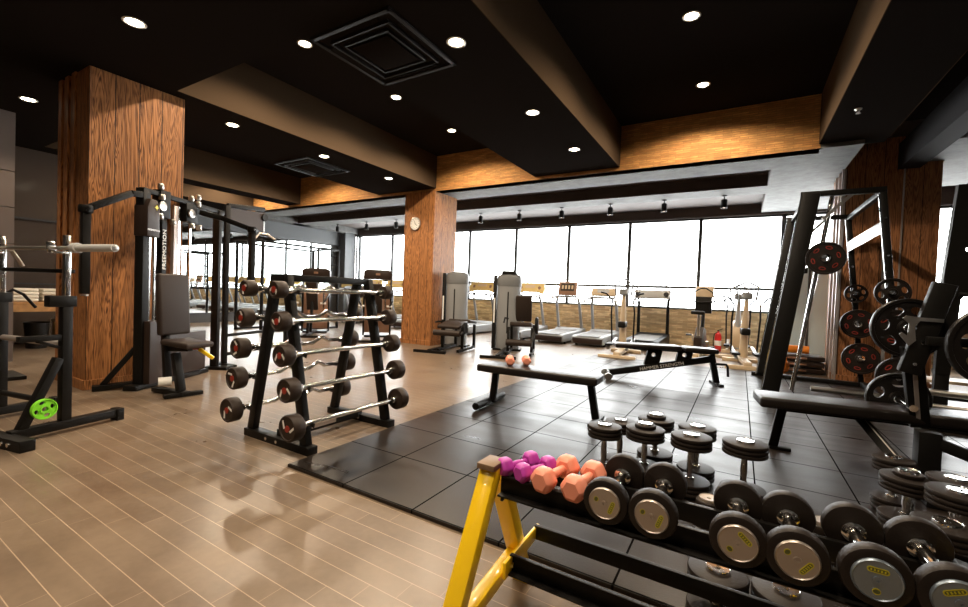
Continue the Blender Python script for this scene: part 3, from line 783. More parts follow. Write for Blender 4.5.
G().bar(AB(1.40, -.17, .035), AB(1.40, .17, .035), .07, .03).obj('rear_foot', M['black'], t, bevel=.003)
for s_ in (-1, 1):
    w_ = G().lathe([(.045, -.02), (.05, -.012), (.05, .012), (.045, .02)], 18, Matrix.Translation(AB(-.04, s_*.18, .07)) @ Matrix.Rotation(ang, 4, 'Z') @ Matrix.Rotation(R(90), 4, 'X')).obj('wheel', M['steel'], t)
G().bar(AB(0, -.18, .075), AB(0, .18, .075), .04, .04).obj('wheel_axle', M['black'], t, bevel=.003)
for a in (.55, .95):
    vs, fs = flat_holes([(-.10, -.12), (.10, -.10), (.14, .10), (-.05, .10)], [circ(.028, 12, .02, .02)], .05)
    G().add(vs, fs, Matrix.Translation(AB(a, 0, .36 if a < .8 else .38)) @ Matrix.Rotation(ang, 4, 'Z') @ Matrix.Rotation(R(90), 4, 'X')).obj('support_plate', M['black'], t, smooth=False)
G().tube([AB(1.36, -.03, .30), AB(1.50, -.03, .30), AB(1.52, -.03, .27), AB(1.53, -.03, .14)], .016, 8).obj('handle', M['black'], t)
fm_ang = math.atan2(.26, 1.27)
text('HAMMER STRENGTH', .062, M['whitet'], mf, Matrix.Translation(AB(.68, -.032, .229)) @ Matrix.Rotation(ang, 4, 'Z') @ Matrix.Rotation(R(90), 4, 'X') @ Matrix.Rotation(fm_ang, 4, 'Z'), 'brand_lettering')
def pivot(t, P, a):
    P = Vector(P); t.location = P + Matrix.Rotation(a, 3, 'Z') @ (Vector(t.location)-P); t.rotation_euler = (0, 0, a)
# ------------------------------------------------------------------ bench press rack at the left, its barbell and green plate
t = T('bench_press_rack', 'black steel bench press rack at the left edge holding a long barbell', 'weight rack', (-4.5, 1.1, 0))
for k, x in enumerate((-4.16, -4.96)):
    up_ = G().b2((x-.03, 1.13, .05), (x+.03, 1.19, .97)).obj('upright', M['black'], t, bevel=.004)
    G().b2((x-.02, 1.143, .95), (x+.02, 1.178, 1.44)).obj('chrome_extension', M['chrome'], up_, bevel=.004)
    g = G(); g.b2((x-.035, 1.05, .92), (x+.035, 1.21, 1.0)); g.obj('collar', M['black'], up_, bevel=.006)
    hk = G(); hk.bar((x, 1.08, 1.312), (x, 1.16, 1.312), .05, .02); hk.bar((x, 1.075, 1.305), (x, 1.065, 1.385), .05, .014, (1, 0, 0))
    hk.obj('bar_hook', M['chrome'], up_, bevel=.003)
    G().b2((x-.035, .86, .03), (x+.035, 1.50, .09)).obj('base_bar', M['black'], t, bevel=.004)
    G().bar((x, .92, .08), (x, 1.12, .55), .06, .05, (0, 1, 0)).obj('strut', M['black'], t, bevel=.004)
    G().b2((x-.045, 1.48, .0), (x+.045, 1.53, .095)).obj('end_foot', M['black'], t, bevel=.004)
G().b2((-5.3, .80, .0), (-3.9, .88, .075)).obj('front_base', M['black'], t, bevel=.004)
g = G()
for dx in (0, .07): g.lathe([(.014, 0), (.014, .008), (.008, .01)], 10, TR(-4.02-dx, .799, .04, 90, 0, 0))
g.obj('bolt', M['chrome'], t)
G().tube([(-4.16, 1.16, .645), (-5.06, 1.16, .645)], .022, 12).obj('cross_bar', M['ledtrim'], t)
G().bar((-4.16, 1.16, .70), (-4.16, .90, .70), .045, .04).bar((-4.16, 1.16, .61), (-4.16, 1.0, .68), .03, .02).obj('spotter_arm', M['black'], t, bevel=.003)
G().bar((-5.06, 1.16, 1.18), (-4.20, 1.22, 1.18), .03, .03).obj('rear_cross_bar', M['black'], t, bevel=.003)
G().tube([(-4.19, 1.02, .27), (-4.60, 1.02, .27)], .02, 12).obj('plate_peg', M['black'], t)
# green plate
def polar_plate(name, label, rad, th_, mt, mat, nh=6, hub=.05, group=None, loc=None, hole_r=.30, hole_at=.64, liner=None, chromehub=True, cat='weight plate'):
    loc = loc or mt.to_translation()
    t = T(name, label, cat, loc, group)
    vs, fs = flat_holes(circ(rad*.93, 40), [circ(.026, 16)[::-1]] + [] if liner else [circ(.026, 16)[::-1]] + [circ(rad*hole_r*.8, 16, rad*hole_at*math.cos(a), rad*hole_at*math.sin(a), rad*hole_r*.55, a+math.pi/2)[::-1] for a in [2*math.pi*k/nh+.3 for k in range(nh)]], th_*.45)
    G().add(vs, fs, mt).obj('web', M[mat], t, smooth=True)
    G().lathe([(rad*.90, -th_/2), (rad*.985, -th_/2), (rad, -th_*.3), (rad, th_*.3), (rad*.985, th_/2), (rad*.90, th_/2), (rad*.885, th_*.3), (rad*.885, -th_*.3)], 44, mt, close=True).obj('rim', M[mat], t)
    G().lathe([(.027, -th_/2), (rad*.26, -th_/2), (rad*.30, -th_*.3), (rad*.30, th_*.3), (rad*.26, th_/2), (.027, th_/2)], 28, mt, close=True).obj('hub', M[mat], t)
    if liner:
        G().lathe([(.026, -th_*.6), (.045, -th_*.55), (.045, th_*.55), (.026, th_*.6)], 18, mt, close=True).obj('steel_bushing', M['chrome'], t)
        for k in range(nh):
            a = 2*math.pi*k/nh+.3
            o_ = circ(rad*hole_r*.60, 16, rad*hole_at*math.cos(a), rad*hole_at*math.sin(a), rad*hole_r*.34, a+math.pi/2)
            i_ = circ(rad*hole_r*.46, 16, rad*hole_at*math.cos(a), rad*hole_at*math.sin(a), rad*hole_r*.18, a+math.pi/2)
            vs, fs = flat_holes(o_, [i_[::-1]], th_*.5)
            G().add(vs, fs, mt @ Matrix.Translation((0, 0, th_*.06))).obj('grip_liner', M[liner], t)
    return t
pivot(t, (-4.16, 1.16, 0), R(12)); t.location.x -= .06; t.location.y -= .02
tp = polar_plate('weight_plate', 'bright green small weight plate on a peg of the left rack',  .070, .03, TR(-4.10, .975, .25, 0, 90, 0), 'green', 4)
pivot(tp, (-4.16, 1.16, 0), R(12)); tp.location.x -= .03; tp.location.y += .01; tp.location.z -= .03
t = T('barbell', 'long pale barbell lying across the hooks of the left rack', 'barbell', (-4.5, 1.12, 1.3))
G().tube([(-5.5, 1.12, 1.288), (-3.98, 1.12, 1.288)], .0145, 12).obj('shaft', M['steel'], t)
for x0, x1 in ((-3.98, -3.57), (-5.5, -5.95)):
    G().tube([(x0, 1.12, 1.288), (x1, 1.12, 1.288)], .026, 16).obj('sleeve', M['lightgrey'], t)
    sg = 1 if x0 > -4.5 else -1
    G().tube([(x0-.02*sg, 1.12, 1.288), (x0+.03*sg, 1.12, 1.288)], .036, 16).obj('collar', M['lightgrey'], t)
    G().lathe([(.020, 0), (.020, .004), (.012, .006)], 14, TR(x1, 1.12, 1.288, 0, 90*sg, 0)).obj('end_cap', M['steel'], t)
pivot(t, (-4.16, 1.16, 0), R(12)); t.location.x -= .06; t.location.y -= .02; t.location.z += .055
# second barbell rack parts at the very edge: storage post with chrome uprights behind
t = T('cable_handle_stand', 'dark steel post with a looped handle behind the left rack', 'cable post', (-6.6, 1.55, 0))
G().b2((-6.98, 1.22, 0), (-6.88, 1.32, 1.45)).obj('post', M['blackm'], t, bevel=.004)
G().b2((-7.2, 1.05, 0), (-6.7, 1.5, .04)).obj('base', M['blackm'], t, bevel=.004)
G().tube([(-6.93, 1.32, 1.42), (-6.90, 1.42, 1.40), (-6.90, 1.47, 1.30), (-6.90, 1.5, 1.24)], .022, 10).obj('hook', M['steel'], t)
G().tube([(-6.86, 1.3, .75), (-6.86, 1.36, .93), (-6.86, 1.42, .98), (-6.86, 1.50, .93), (-6.86, 1.60, .78)], .016, 8).obj('looped_handle', M['blackm'], t)

# desk with towels
t = T('wooden_desk', 'light wooden desk behind the left rack, carrying folded towels', 'desk', (-9.6, 2.1, 0))
G().b2((-9.95, 1.75, .70), (-9.2, 2.95, .745)).obj('desk_top', M['deskwood'], t, bevel=.004)
G().b2((-9.22, 1.78, .60), (-9.20, 2.92, .70)).obj('apron', M['deskwood'], t)
for x in (-9.92, -9.24):
    for y in (1.78, 2.86): G().b2((x, y, 0), (x+.055, y+.055, .70)).obj('leg', M['deskwood'], t, bevel=.003)
for j, (yy, lb) in enumerate(((2.02, 'left'), (2.42, 'middle'), (2.8, 'right hand'))):
    for k in range(4):
        g = G().box((-9.5+random.uniform(-.01, .01), yy, .746+.028+k*.050), (.42, .36, .046), (0, 0, random.uniform(-.04, .04)))
        o = g.obj('folded_towel', M['towel'], bevel=.018, segs=3, org=(-9.5, yy, .746+.003+k*.050))
        tag(o, 'white folded towel in the %s stack on the desk, %s' % (lb, ['bottom of its stack', 'second from the bottom', 'third from the bottom', 'top of its stack'][k]), 'towel', 'folded towels on the desk')
t = T('plastic_bin', 'dark plastic bin standing under the desk', 'bin', (-9.6, 2.2, 0))
G().lathe([(.12, 0), (.15, .4), (.16, .41), (.145, .40), (.11, .03)], 20, TR(-9.6, 2.25, 0)).obj('bin_body', M['blackm'], t)
t = T('storage_box', 'yellowish storage box under the right end of the desk', 'box', (-9.65, 2.62, 0))
G().b2((-9.8, 2.48, 0), (-9.5, 2.78, .42)).obj('box_body', M['yconsole'], t, bevel=.006)
G().b2((-9.81, 2.47, .40), (-9.49, 2.79, .45)).obj('lid', M['beige'], t, bevel=.004)

# ------------------------------------------------------------------ dual cable machine by the left column
t = T('cable_machine', 'tall black dual arm cable machine in front of the left wood column', 'cable machine', (-5.5, 2.4, 0))
P1 = Vector((-5.38, 2.08, 0)); P2 = Vector((-5.93, 3.08, 0)); dd = (P2-P1).normalized(); nn = Vector((dd.y, -dd.x, 0))
def CM(a, n, z): p = P1 + dd*a + nn*n; return (p.x, p.y, z)
LN = (P2-P1).length; ca = math.atan2(dd.y, dd.x)
def cbox(a, n, z, da, dn, dz, name, mat, par=None, bev=.004, g=None):
    return G().box(CM(a, n, z), (da, dn, dz), (0, 0, ca)).obj(name, M[mat], par or t, bevel=bev)
for a, nm_ in ((-.06, 'column'), (LN-.02, 'column')):
    cbox(a, 0, 1.06, .085 if a < 0 else .06, .09, 2.05, nm_, 'black')
cbox(.19, 0, 1.12, .07, .06, 1.70, 'centre_column', 'blackm')
cbox(.10, .0, 1.0, .018, .02, 1.7, 'guide_rod', 'chrome', bev=0); cbox(.03, .0, 1.0, .018, .02, 1.7, 'guide_rod', 'chrome', bev=0)
cbox(.62, .0, 1.1, .02, .02, 1.8, 'guide_rod', 'chrome', bev=0); cbox(.46, -.02, 1.1, .03, .03, 1.8, 'guide_rod', 'chrome', bev=0)
cbox(.42, -.03, 1.1, .07, .04, 1.8, 'inner_post', 'ledtrim')
cbox(LN/2, 0, 2.07, LN+.16, .06, .05, 'top_beam', 'black')
sh = G().prism([(-.08, -.17), (.08, -.17), (.08, .15), (.04, .22), (-.04, .22), (-.08, .13)], .15, TR(*CM(-.03, .02, 1.76)) @ Matrix.Rotation(ca, 4, 'Z') @ Matrix.Rotation(R(90), 4, 'X')).obj('shroud', M['shroud'], t, bevel=.01)
text('FREEMOTION', .026, M['capm'], sh, TR(*CM(-.03, .097, 1.66)) @ Matrix.Rotation(ca, 4, 'Z') @ Matrix.Rotation(R(90), 4, 'X'), 'logo_lettering')
g = G().prism([(0, .03), (.01, .01), (.03, 0), (.01, -.01), (0, -.03), (-.01, -.01), (-.03, 0), (-.01, .01)], .006, TR(*CM(0, .098, 1.90)) @ Matrix.Rotation(ca, 4, 'Z') @ Matrix.Rotation(R(90), 4, 'X')); g.obj('yellow_knob', M['yel2'], sh)
cbox(.19, -.005, 1.97, .14, .10, .30, 'pulley_housing', 'blackm'); cbox(.60, -.005, 1.95, .18, .09, .22, 'pulley_housing', 'blackm')
for a in (.56, .12):
    G().lathe([(.05, 0), (.05, .015), (.02, .02)], 20, TR(*CM(a, .06, 1.94)) @ Matrix.Rotation(ca, 4, 'Z') @ Matrix.Rotation(R(-90), 4, 'X')@ Matrix.Rotation(R(180), 4, 'X')).obj('pulley', M['steel'], t)
for a, z in ((.12, 2.15), (.14, 2.04), (.12, 1.83), (.58, 2.12), (.70, 2.16), (.70, 2.08), (.60, 1.80), (.72, 1.80), (.30, 1.80)):
    G().lathe([(.025, -.03), (.03, -.02), (.03, .02), (.025, .03)], 14, TR(*CM(a, .04, z))).obj('pivot_bolt', M['steel'], t)
ctext = G().box(CM(.19, .036, 1.5), (.06, .002, .58), (0, 0, ca)).obj('lettered_strip', M['black'], t)
text('FREEMOTION', .072, M['whitet'], ctext, TR(*CM(.19, .0385, 1.48)) @ Matrix.Rotation(ca, 4, 'Z') @ Matrix.Rotation(R(90), 4, 'X') @ Matrix.Rotation(R(90), 4, 'Z'), 'vertical_lettering')
# arms
def arm(side, pts, name):
    a = G()
    for p, q in zip(pts[:-1], pts[1:]): a.bar(p, q, .05, .06)
    ar = a.obj(name, M['black'], t, bevel=.004)
    e = pts[-1]
    G().lathe([(.05, -.035), (.055, -.02), (.055, .02), (.05, .035)], 16, TR(*e)).obj('pivot', M['black'], ar)
    G().lathe([(.018, 0), (.018, .03)], 12, TR(e[0]+.03, e[1], e[2], 0, 90, 0)).obj('pin', M['chrome'], ar)
    G().bar(e, (e[0], e[1], e[2]-.78), .075, .06).obj('drop_arm', M['black'], t, bevel=.004)
    G().b2((e[0]-.03, e[1]-.035, e[2]-.70), (e[0]+.03, e[1]+.035, e[2]-.55)).obj('grip_block', M['blackm'], t, bevel=.01)
    G().lathe([(.03, 0), (.03, .015)], 14, TR(e[0], e[1], e[2]-.80)).obj('end_ring', M['steel'], t)
arm(1, [(-5.35, 2.08, 2.02), (-5.28, 1.90, 2.0), (-5.2, 1.53, 1.77)], 'swing_arm')
arm(2, [(-5.66, 2.72, 1.98), (-5.55, 2.92, 1.94), (-5.30, 3.16, 1.82)], 'swing_arm')
# weight stack housings and base
sb = cbox(.02, .02, .38, .18, .18, .66, 'stack_housing', 'shroud', bev=.008)
cbox(.55, .0, .30, .62, .12, .48, 'stack_housing', 'shroud', bev=.008)
cbox(.36, 0, .03, 1.1, .14, .05, 'base_beam', 'black')
G().bar((-5.42, 2.1, .05), (-5.55, 1.70, .03), .09, .05).obj('base_foot', M['black'], t, bevel=.003)
G().bar((-5.44, 2.08, .50), (-5.54, 1.78, .05), .05, .05).obj('side_brace', M['black'], t, bevel=.003)
G().box(CM(LN, .05, .02), (.16, .30, .04), (0, 0, ca)).obj('base_foot', M['black'], t, bevel=.003)

# adjustable seat in front of it
t = T('exercise_chair', 'dark brown upright exercise seat in front of the cable machine', 'exercise seat', (-4.9, 2.1, 0))
m_ = TR(-4.98, 2.16, .90) @ Matrix.Rotation(R(14), 4, 'Z') @ Matrix.Rotation(R(-4), 4, 'Y')
g = G(); g.box((0, 0, 0), (.07, .32, .62)); G().add(g.v, g.f, m_).obj('backrest', M['pad'], t, bevel=.025, segs=4)
g = G(); g.box((0, 0, 0), (.36, .30, .055), (0, R(4), R(14))); G().add(g.v, g.f, TR(-4.76, 2.2, .52)).obj('seat', M['pad'], t, bevel=.02, segs=3)
G().bar((-4.99, 2.1, .60), (-4.92, 2.10, .10), .06, .06).obj('seat_post', M['black'], t, bevel=.004)
G().bar((-4.99, 2.12, .45), (-4.62, 2.16, .48), .05, .05).obj('seat_frame', M['black'], t, bevel=.004)
G().bar((-4.84, 2.13, .42), (-4.74, 2.14, .05), .07, .06).obj('front_leg', M['black'], t, bevel=.004)
G().bar((-5.1, 2.07, .03), (-4.66, 2.15, .03), .09, .04).obj('base_bar', M['black'], t, bevel=.004)
G().bar((-4.72, 1.98, .025), (-4.66, 2.30, .025), .07, .035).obj('foot', M['black'], t, bevel=.004)
G().tube([(-4.88, 2.00, .14), (-4.84, 2.10, .14)], .045, 16).obj('white_roller', M['white'], t)
G().bar((-4.70, 2.28, .46), (-4.62, 2.38, .36), .04, .035).obj('yellow_grip', M['yellow'], t, bevel=.01)
G().tube([(-4.76, 2.2, .47), (-4.70, 2.28, .46)], .012, 8).obj('lever', M['redcap'], t)
# lat attachment hanging bar on the right side of the machine
t = T('pulldown_station', 'slim black pulldown frame beside the cable machine with a small hanging handle', 'pulldown frame', (-6.2, 3.7, 0))
Q1 = Vector((-6.06, 3.26, 0)); Q2 = Vector((-6.18, 3.86, 0)); Q3 = Vector((-6.5, 4.5, 0)); Z = Vector((0, 0, 1))
G().bar(Q1, Q1+Z*2.2, .06, .06).obj('post', M['black'], t, bevel=.004)
G().bar(Q1+Z*2.2, Q2+Z*2.26, .05, .06).obj('top_arm', M['blackm'], t, bevel=.004)
qa = math.atan2((Q2-Q1).y, (Q2-Q1).x)
G().prism([(0, 0), (.60, .04), (.60, -.24), (0, -.14)], .02, Matrix.Translation(Q1+Z*2.17) @ Matrix.Rotation(qa, 4, 'Z') @ Matrix.Rotation(R(90), 4, 'X')).obj('gusset_plate', M['shroud'], t)
G().lathe([(.05, -.015), (.055, 0), (.05, .015)], 18, Matrix.Translation(Q2+Z*2.14+Vector((.02, 0, 0))) @ Matrix.Rotation(qa, 4, 'Z') @ Matrix.Rotation(R(90), 4, 'X')).obj('pulley', M['blackm'], t)
G().tube([Q2+Z*2.12, Q2+Z*1.92], .008, 6).obj('cable', M['steel'], t)
G().tube([Q2+Vector((0, -.16, 1.78)), Q2+Vector((0, -.06, 1.90)), Q2+Vector((0, .06, 1.90)), Q2+Vector((0, .18, 1.84))], .016, 8).obj('pull_handle', M['capm'], t)
G().bar(Q3, Q3+Z*.52, .07, .07).obj('seat_post', M['blackm'], t, bevel=.004)
G().box(Q3+Z*.55, (.34, .42, .07)).obj('seat', M['pad'], t, bevel=.02)
for z in (.16, .42): G().bar(Q1+Z*z, Q3+Z*z, .04, .04).obj('cross_bar', M['black'], t, bevel=.003)
for q in (Q1, Q3): G().box(q+Z*.02, (.5, .08, .04)).obj('foot', M['black'], t, bevel=.004)

# ------------------------------------------------------------------ power cage far behind the barbell rack
t = T('power_cage', 'thin black power cage seen above the barbell rack against the mirror', 'power cage', (-10.3, 7.2, 0))
A_, B_ = Vector((-9.35, 5.35, 0)), Vector((-10.55, 9.1, 0))
xa, xb, ya_, yb_ = -10.8, -9.73, 6.07, 8.3
for x in (xa, xb):
    for y in (ya_, yb_):
        G().b2((x-.028, y-.028, 0), (x+.028, y+.028, 2.2)).obj('post', M['black'], t, bevel=.004)
for x in (xa, xb):
    for z in (.03, 2.17): G().b2((x-.025, ya_, z-.025), (x+.025, yb_, z+.025)).obj('rail', M['black'], t, bevel=.004)
    G().tube([(x, ya_, .95), (x, yb_, .95)], .02, 8).obj('safety_bar', M['black'], t)
for y in (ya_, yb_): G().tube([(xa, y, 2.2), (xb, y, 2.2)], .022, 8).obj('pull_up_bar', M['black'], t)
for z in (1.75, 2.0, 2.2): G().tube([(xb, yb_-.6, z), (xb, yb_, z)], .015, 6).obj('side_rung', M['black'], t)
G().b2((xb-.02, 7.6, 0), (xb+.02, 7.65, 2.17)).obj('side_post', M['black'], t)

# ------------------------------------------------------------------ selectorised machines
def selector(loc, rz, label, tower='shroud', hgt=1.55, pad='pad', kind=0, grp=None):
    t = T('weight_machine', label, 'weight machine', (0, 0, 0), grp)
    # tower at origin, seat towards +Y local
    sh_ = G().prism([(-.21, 0), (.21, 0), (.21, hgt-.08), (.15, hgt), (-.15, hgt), (-.21, hgt-.08)], .16, TR(0, 0, .03, 90, 0, 0))
    if tower == 'shroud':
        g = G(); g.b2((-.33, -.05, .03), (-.29, .05, hgt)); g.obj('tower_side', M['black'], t, bevel=.01)
        g = G(); g.b2((.29, -.05, .03), (.33, .05, hgt)); g.obj('tower_side', M['black'], t, bevel=.01)
        hd_ = G().prism([(-.33, -.13), (.33, -.13), (.33, .05), (.25, .10), (-.25, .10), (-.33, .05)], .20, TR(0, 0, hgt, 90, 0, 0)).obj('tower_cap', M['shroud'], t, bevel=.012)
        G().box((0, .102, hgt-.01), (.10, .004, .05)).obj('cap_logo', M['brownplastic'], hd_)
        G().b2((-.29, -.02, .10), (.29, .0, hgt-.5)).obj('stack_cover', M['brownplastic'], t, bevel=.004)
        G().b2((-.20, .01, .3), (-.17, .03, hgt-.08)).obj('guide_rod', M['chrome'], t)
        G().b2((.15, .01, .3), (.17, .03, hgt-.08)).obj('guide_rod', M['chrome'], t)
    else:
        g = G()
        g.lathe([(.23, .02), (.24, .06), (.24, hgt-.30), (.25, hgt-.12), (.22, hgt-.03), (.14, hgt)], 24, Matrix.Scale(.60, 4, (0, 1, 0)))
        bd = g.obj('tower_shell', M['grey'], t)
        G().lathe([(.245, hgt-.24), (.258, hgt-.12), (.226, hgt-.02), (.14, hgt+.012)], 24, Matrix.Scale(.62, 4, (0, 1, 0))).obj('tower_hood', M['hood'], bd)
        G().b2((-.012, .140, .35), (.012, .150, hgt-.35)).obj('stack_slot', M['black'], bd)
        G().b2((.25, -.10, .02), (.32, .06, hgt-.02)).obj('side_frame', M['blackm'], t, bevel=.006)
        G().b2((.27, .061, .55), (.30, .066, 1.05)).obj('placard', M['whitet'], t)
        if tower == 'grey2': G().prism([(-.16, 0), (.16, 0), (.14, .07), (-.12, .07)], .24, TR(0, 0, hgt, 90, 0, 0)).obj('head_pad', M['black'], t, bevel=.01)
    G().b2((-.28, -.12, 0), (.28, .12, .04)).obj('base', M['black'], t, bevel=.004)
    G().b2((-.04, .0, .02), (.04, 1.25, .07)).obj('floor_beam', M['black'], t, bevel=.004)
    G().b2((-.32, 1.20, 0), (.32, 1.27, .05)).obj('front_foot', M['black'], t, bevel=.004)
    if kind == 0:      # reclined seat
        g = G(); g.box((0, .52, .92), (.26, .07, .70), (R(-18), 0, 0)); g.obj('backrest', M[pad], t, bevel=.02, segs=3)
        g = G(); g.box((0, .82, .47), (.34, .42, .07), (R(5), 0, 0)); g.obj('seat', M[pad], t, bevel=.02, segs=3)
        G().bar((0, .60, .05), (0, .45, 1.0), .06, .06, (1, 0, 0)).obj('seat_post', M['black'], t, bevel=.004)
        G().bar((0, .95, .05), (0, .85, .45), .06, .06, (1, 0, 0)).obj('seat_post', M['black'], t, bevel=.004)
        for s_ in (-1, 1):
            G().tube([(s_*.30, .1, 1.0), (s_*.36, .35, .98), (s_*.36, .75, .86), (s_*.30, .82, .76)], .02, 10).obj('lever_arm', M['blackm'], t)
            G().tube([(s_*.24, .80, .76), (s_*.36, .80, .76)], .022, 10).obj('handgrip', M['white'], t)
    elif kind == 1:    # prone curl bench
        g = G(); g.box((.0, .50, .56), (.46, .40, .06), (R(6), 0, 0)); g.obj('front_pad', M[pad], t, bevel=.02, segs=3)
        g = G(); g.box((0, 1.02, .52), (.44, .46, .06), (R(-10), 0, 0)); g.obj('body_pad', M[pad], t, bevel=.02, segs=3)
        g = G(); g.tube([(-.26, 1.28, .38), (.26, 1.28, .38)], .055, 14); g.obj('roller_pad', M['pad'], t)
        for x in (-.20, .20):
            for y in (.36, 1.0): G().bar((x, y, .02), (x, y, .50), .05, .05, (0, 1, 0)).obj('leg', M['black'], t, bevel=.003)
            G().bar((x, .34, .05), (x, 1.22, .05), .05, .05).obj('side_rail', M['black'], t, bevel=.003)
        G().lathe([(.10, -.02), (.11, 0), (.10, .02)], 18, TR(-.30, 1.15, .48, 0, 90, 0)).obj('cam', M['black'], t)
        G().bar((-.30, 1.15, .48), (-.28, 1.30, .36), .04, .03).obj('roller_arm', M['black'], t, bevel=.003)
        G().tube([(.25, .85, .55), (.32, .95, .56), (.36, 1.02, .55)], .016, 8).obj('handgrip', M['black'], t)
    else:              # leg extension
        g = G(); g.box((0, .42, .86), (.32, .07, .52), (R(-14), 0, 0)); g.obj('backrest', M[pad], t, bevel=.02, segs=3)
        g = G(); g.box((0, .72, .56), (.40, .50, .08), (R(6), 0, 0)); g.obj('seat', M[pad], t, bevel=.02, segs=3)
        g = G(); g.tube([(-.24, 1.12, .25), (.24, 1.12, .25)], .06, 14); g.obj('roller_pad', M['pad'], t)
        for x in (-.22, .22):
            G().bar((x, .40, .02), (x, .50, .55), .05, .05, (0, 1, 0)).obj('leg', M['black'], t, bevel=.003)
            G().bar((x, .98, .02), (x, .92, .52), .05, .05, (0, 1, 0)).obj('leg', M['black'], t, bevel=.003)
            G().bar((x, .36, .05), (x, 1.20, .05), .05, .05).obj('side_rail', M['black'], t, bevel=.003)
        G().lathe([(.15, -.03), (.17, 0), (.15, .03)], 22, TR(-.30, .92, .56, 0, 90, 0)).obj('cam', M['black'], t)
        G().bar((-.30, .92, .56), (-.22, 1.12, .25), .05, .04).obj('roller_arm', M['black'], t, bevel=.003)
        G().tube([(.28, .62, .66), (.32, .78, .68), (.32, .90, .60)], .016, 8).obj('handgrip', M['black'], t)
    if kind:
        for c in t.children:
            if c.name.split('.')[0] in ('backrest', 'seat', 'roller_pad', 'front_pad', 'body_pad', 'leg', 'side_rail', 'cam', 'roller_arm', 'handgrip'): c.location = (-.32, -.30, 0) if kind == 2 else (-.30, -.12, 0)
    t.location = loc; t.rotation_euler = (0, 0, rz)
    return t
selector((-7.45, 7.55, 0), R(222), 'brown capped weight machine with a tilted back pad, left of the clock column', kind=0, hgt=1.50)
selector((-9.1, 7.1, 0), R(222), 'brown capped weight machine farther left, seen behind the barbell rack', kind=0, hgt=1.50)
selector((-5.12, 7.50, 0), R(192), 'silver grey weight tower with a prone curl bench beside the clock column', 'grey', 1.55, kind=1)
selector((-4.02, 7.75, 0), R(200), 'silver grey weight tower with black top and brown extension seat', 'grey2', 1.53, kind=2)

# clock
t = T('wall_clock', 'round white wall clock on the middle wood column', 'clock', (-5.98, 7.12, 2.55))
G().lathe([(.135, 0), (.14, .01), (.14, .03), (.125, .035), (.12, .028)], 36, TR(-5.98, 7.118, 2.55, 90, 0, 0)).obj('case', M['capm'], t)
fc = G().lathe([(.122, .024), (.121, .029)], 36, TR(-5.98, 7.118, 2.55, 90, 0, 0)).obj('dial', M['white'], t)
g = G()
for k in range(12):
    a = 2*math.pi*k/12; g.box((-5.98+.10*math.sin(a), 7.0885, 2.55+.10*math.cos(a)), (.008, .002, .02), (0, a, 0))
g.obj('hour_marks', M['blackm'], fc)
G().box((-5.955, 7.087, 2.53), (.065, .002, .009), (0, R(38), 0)).obj('hour_hand', M['blackm'], t)
G().box((-5.99, 7.086, 2.58), (.008, .002, .09), (0, R(-25), 0)).obj('minute_hand', M['blackm'], t)
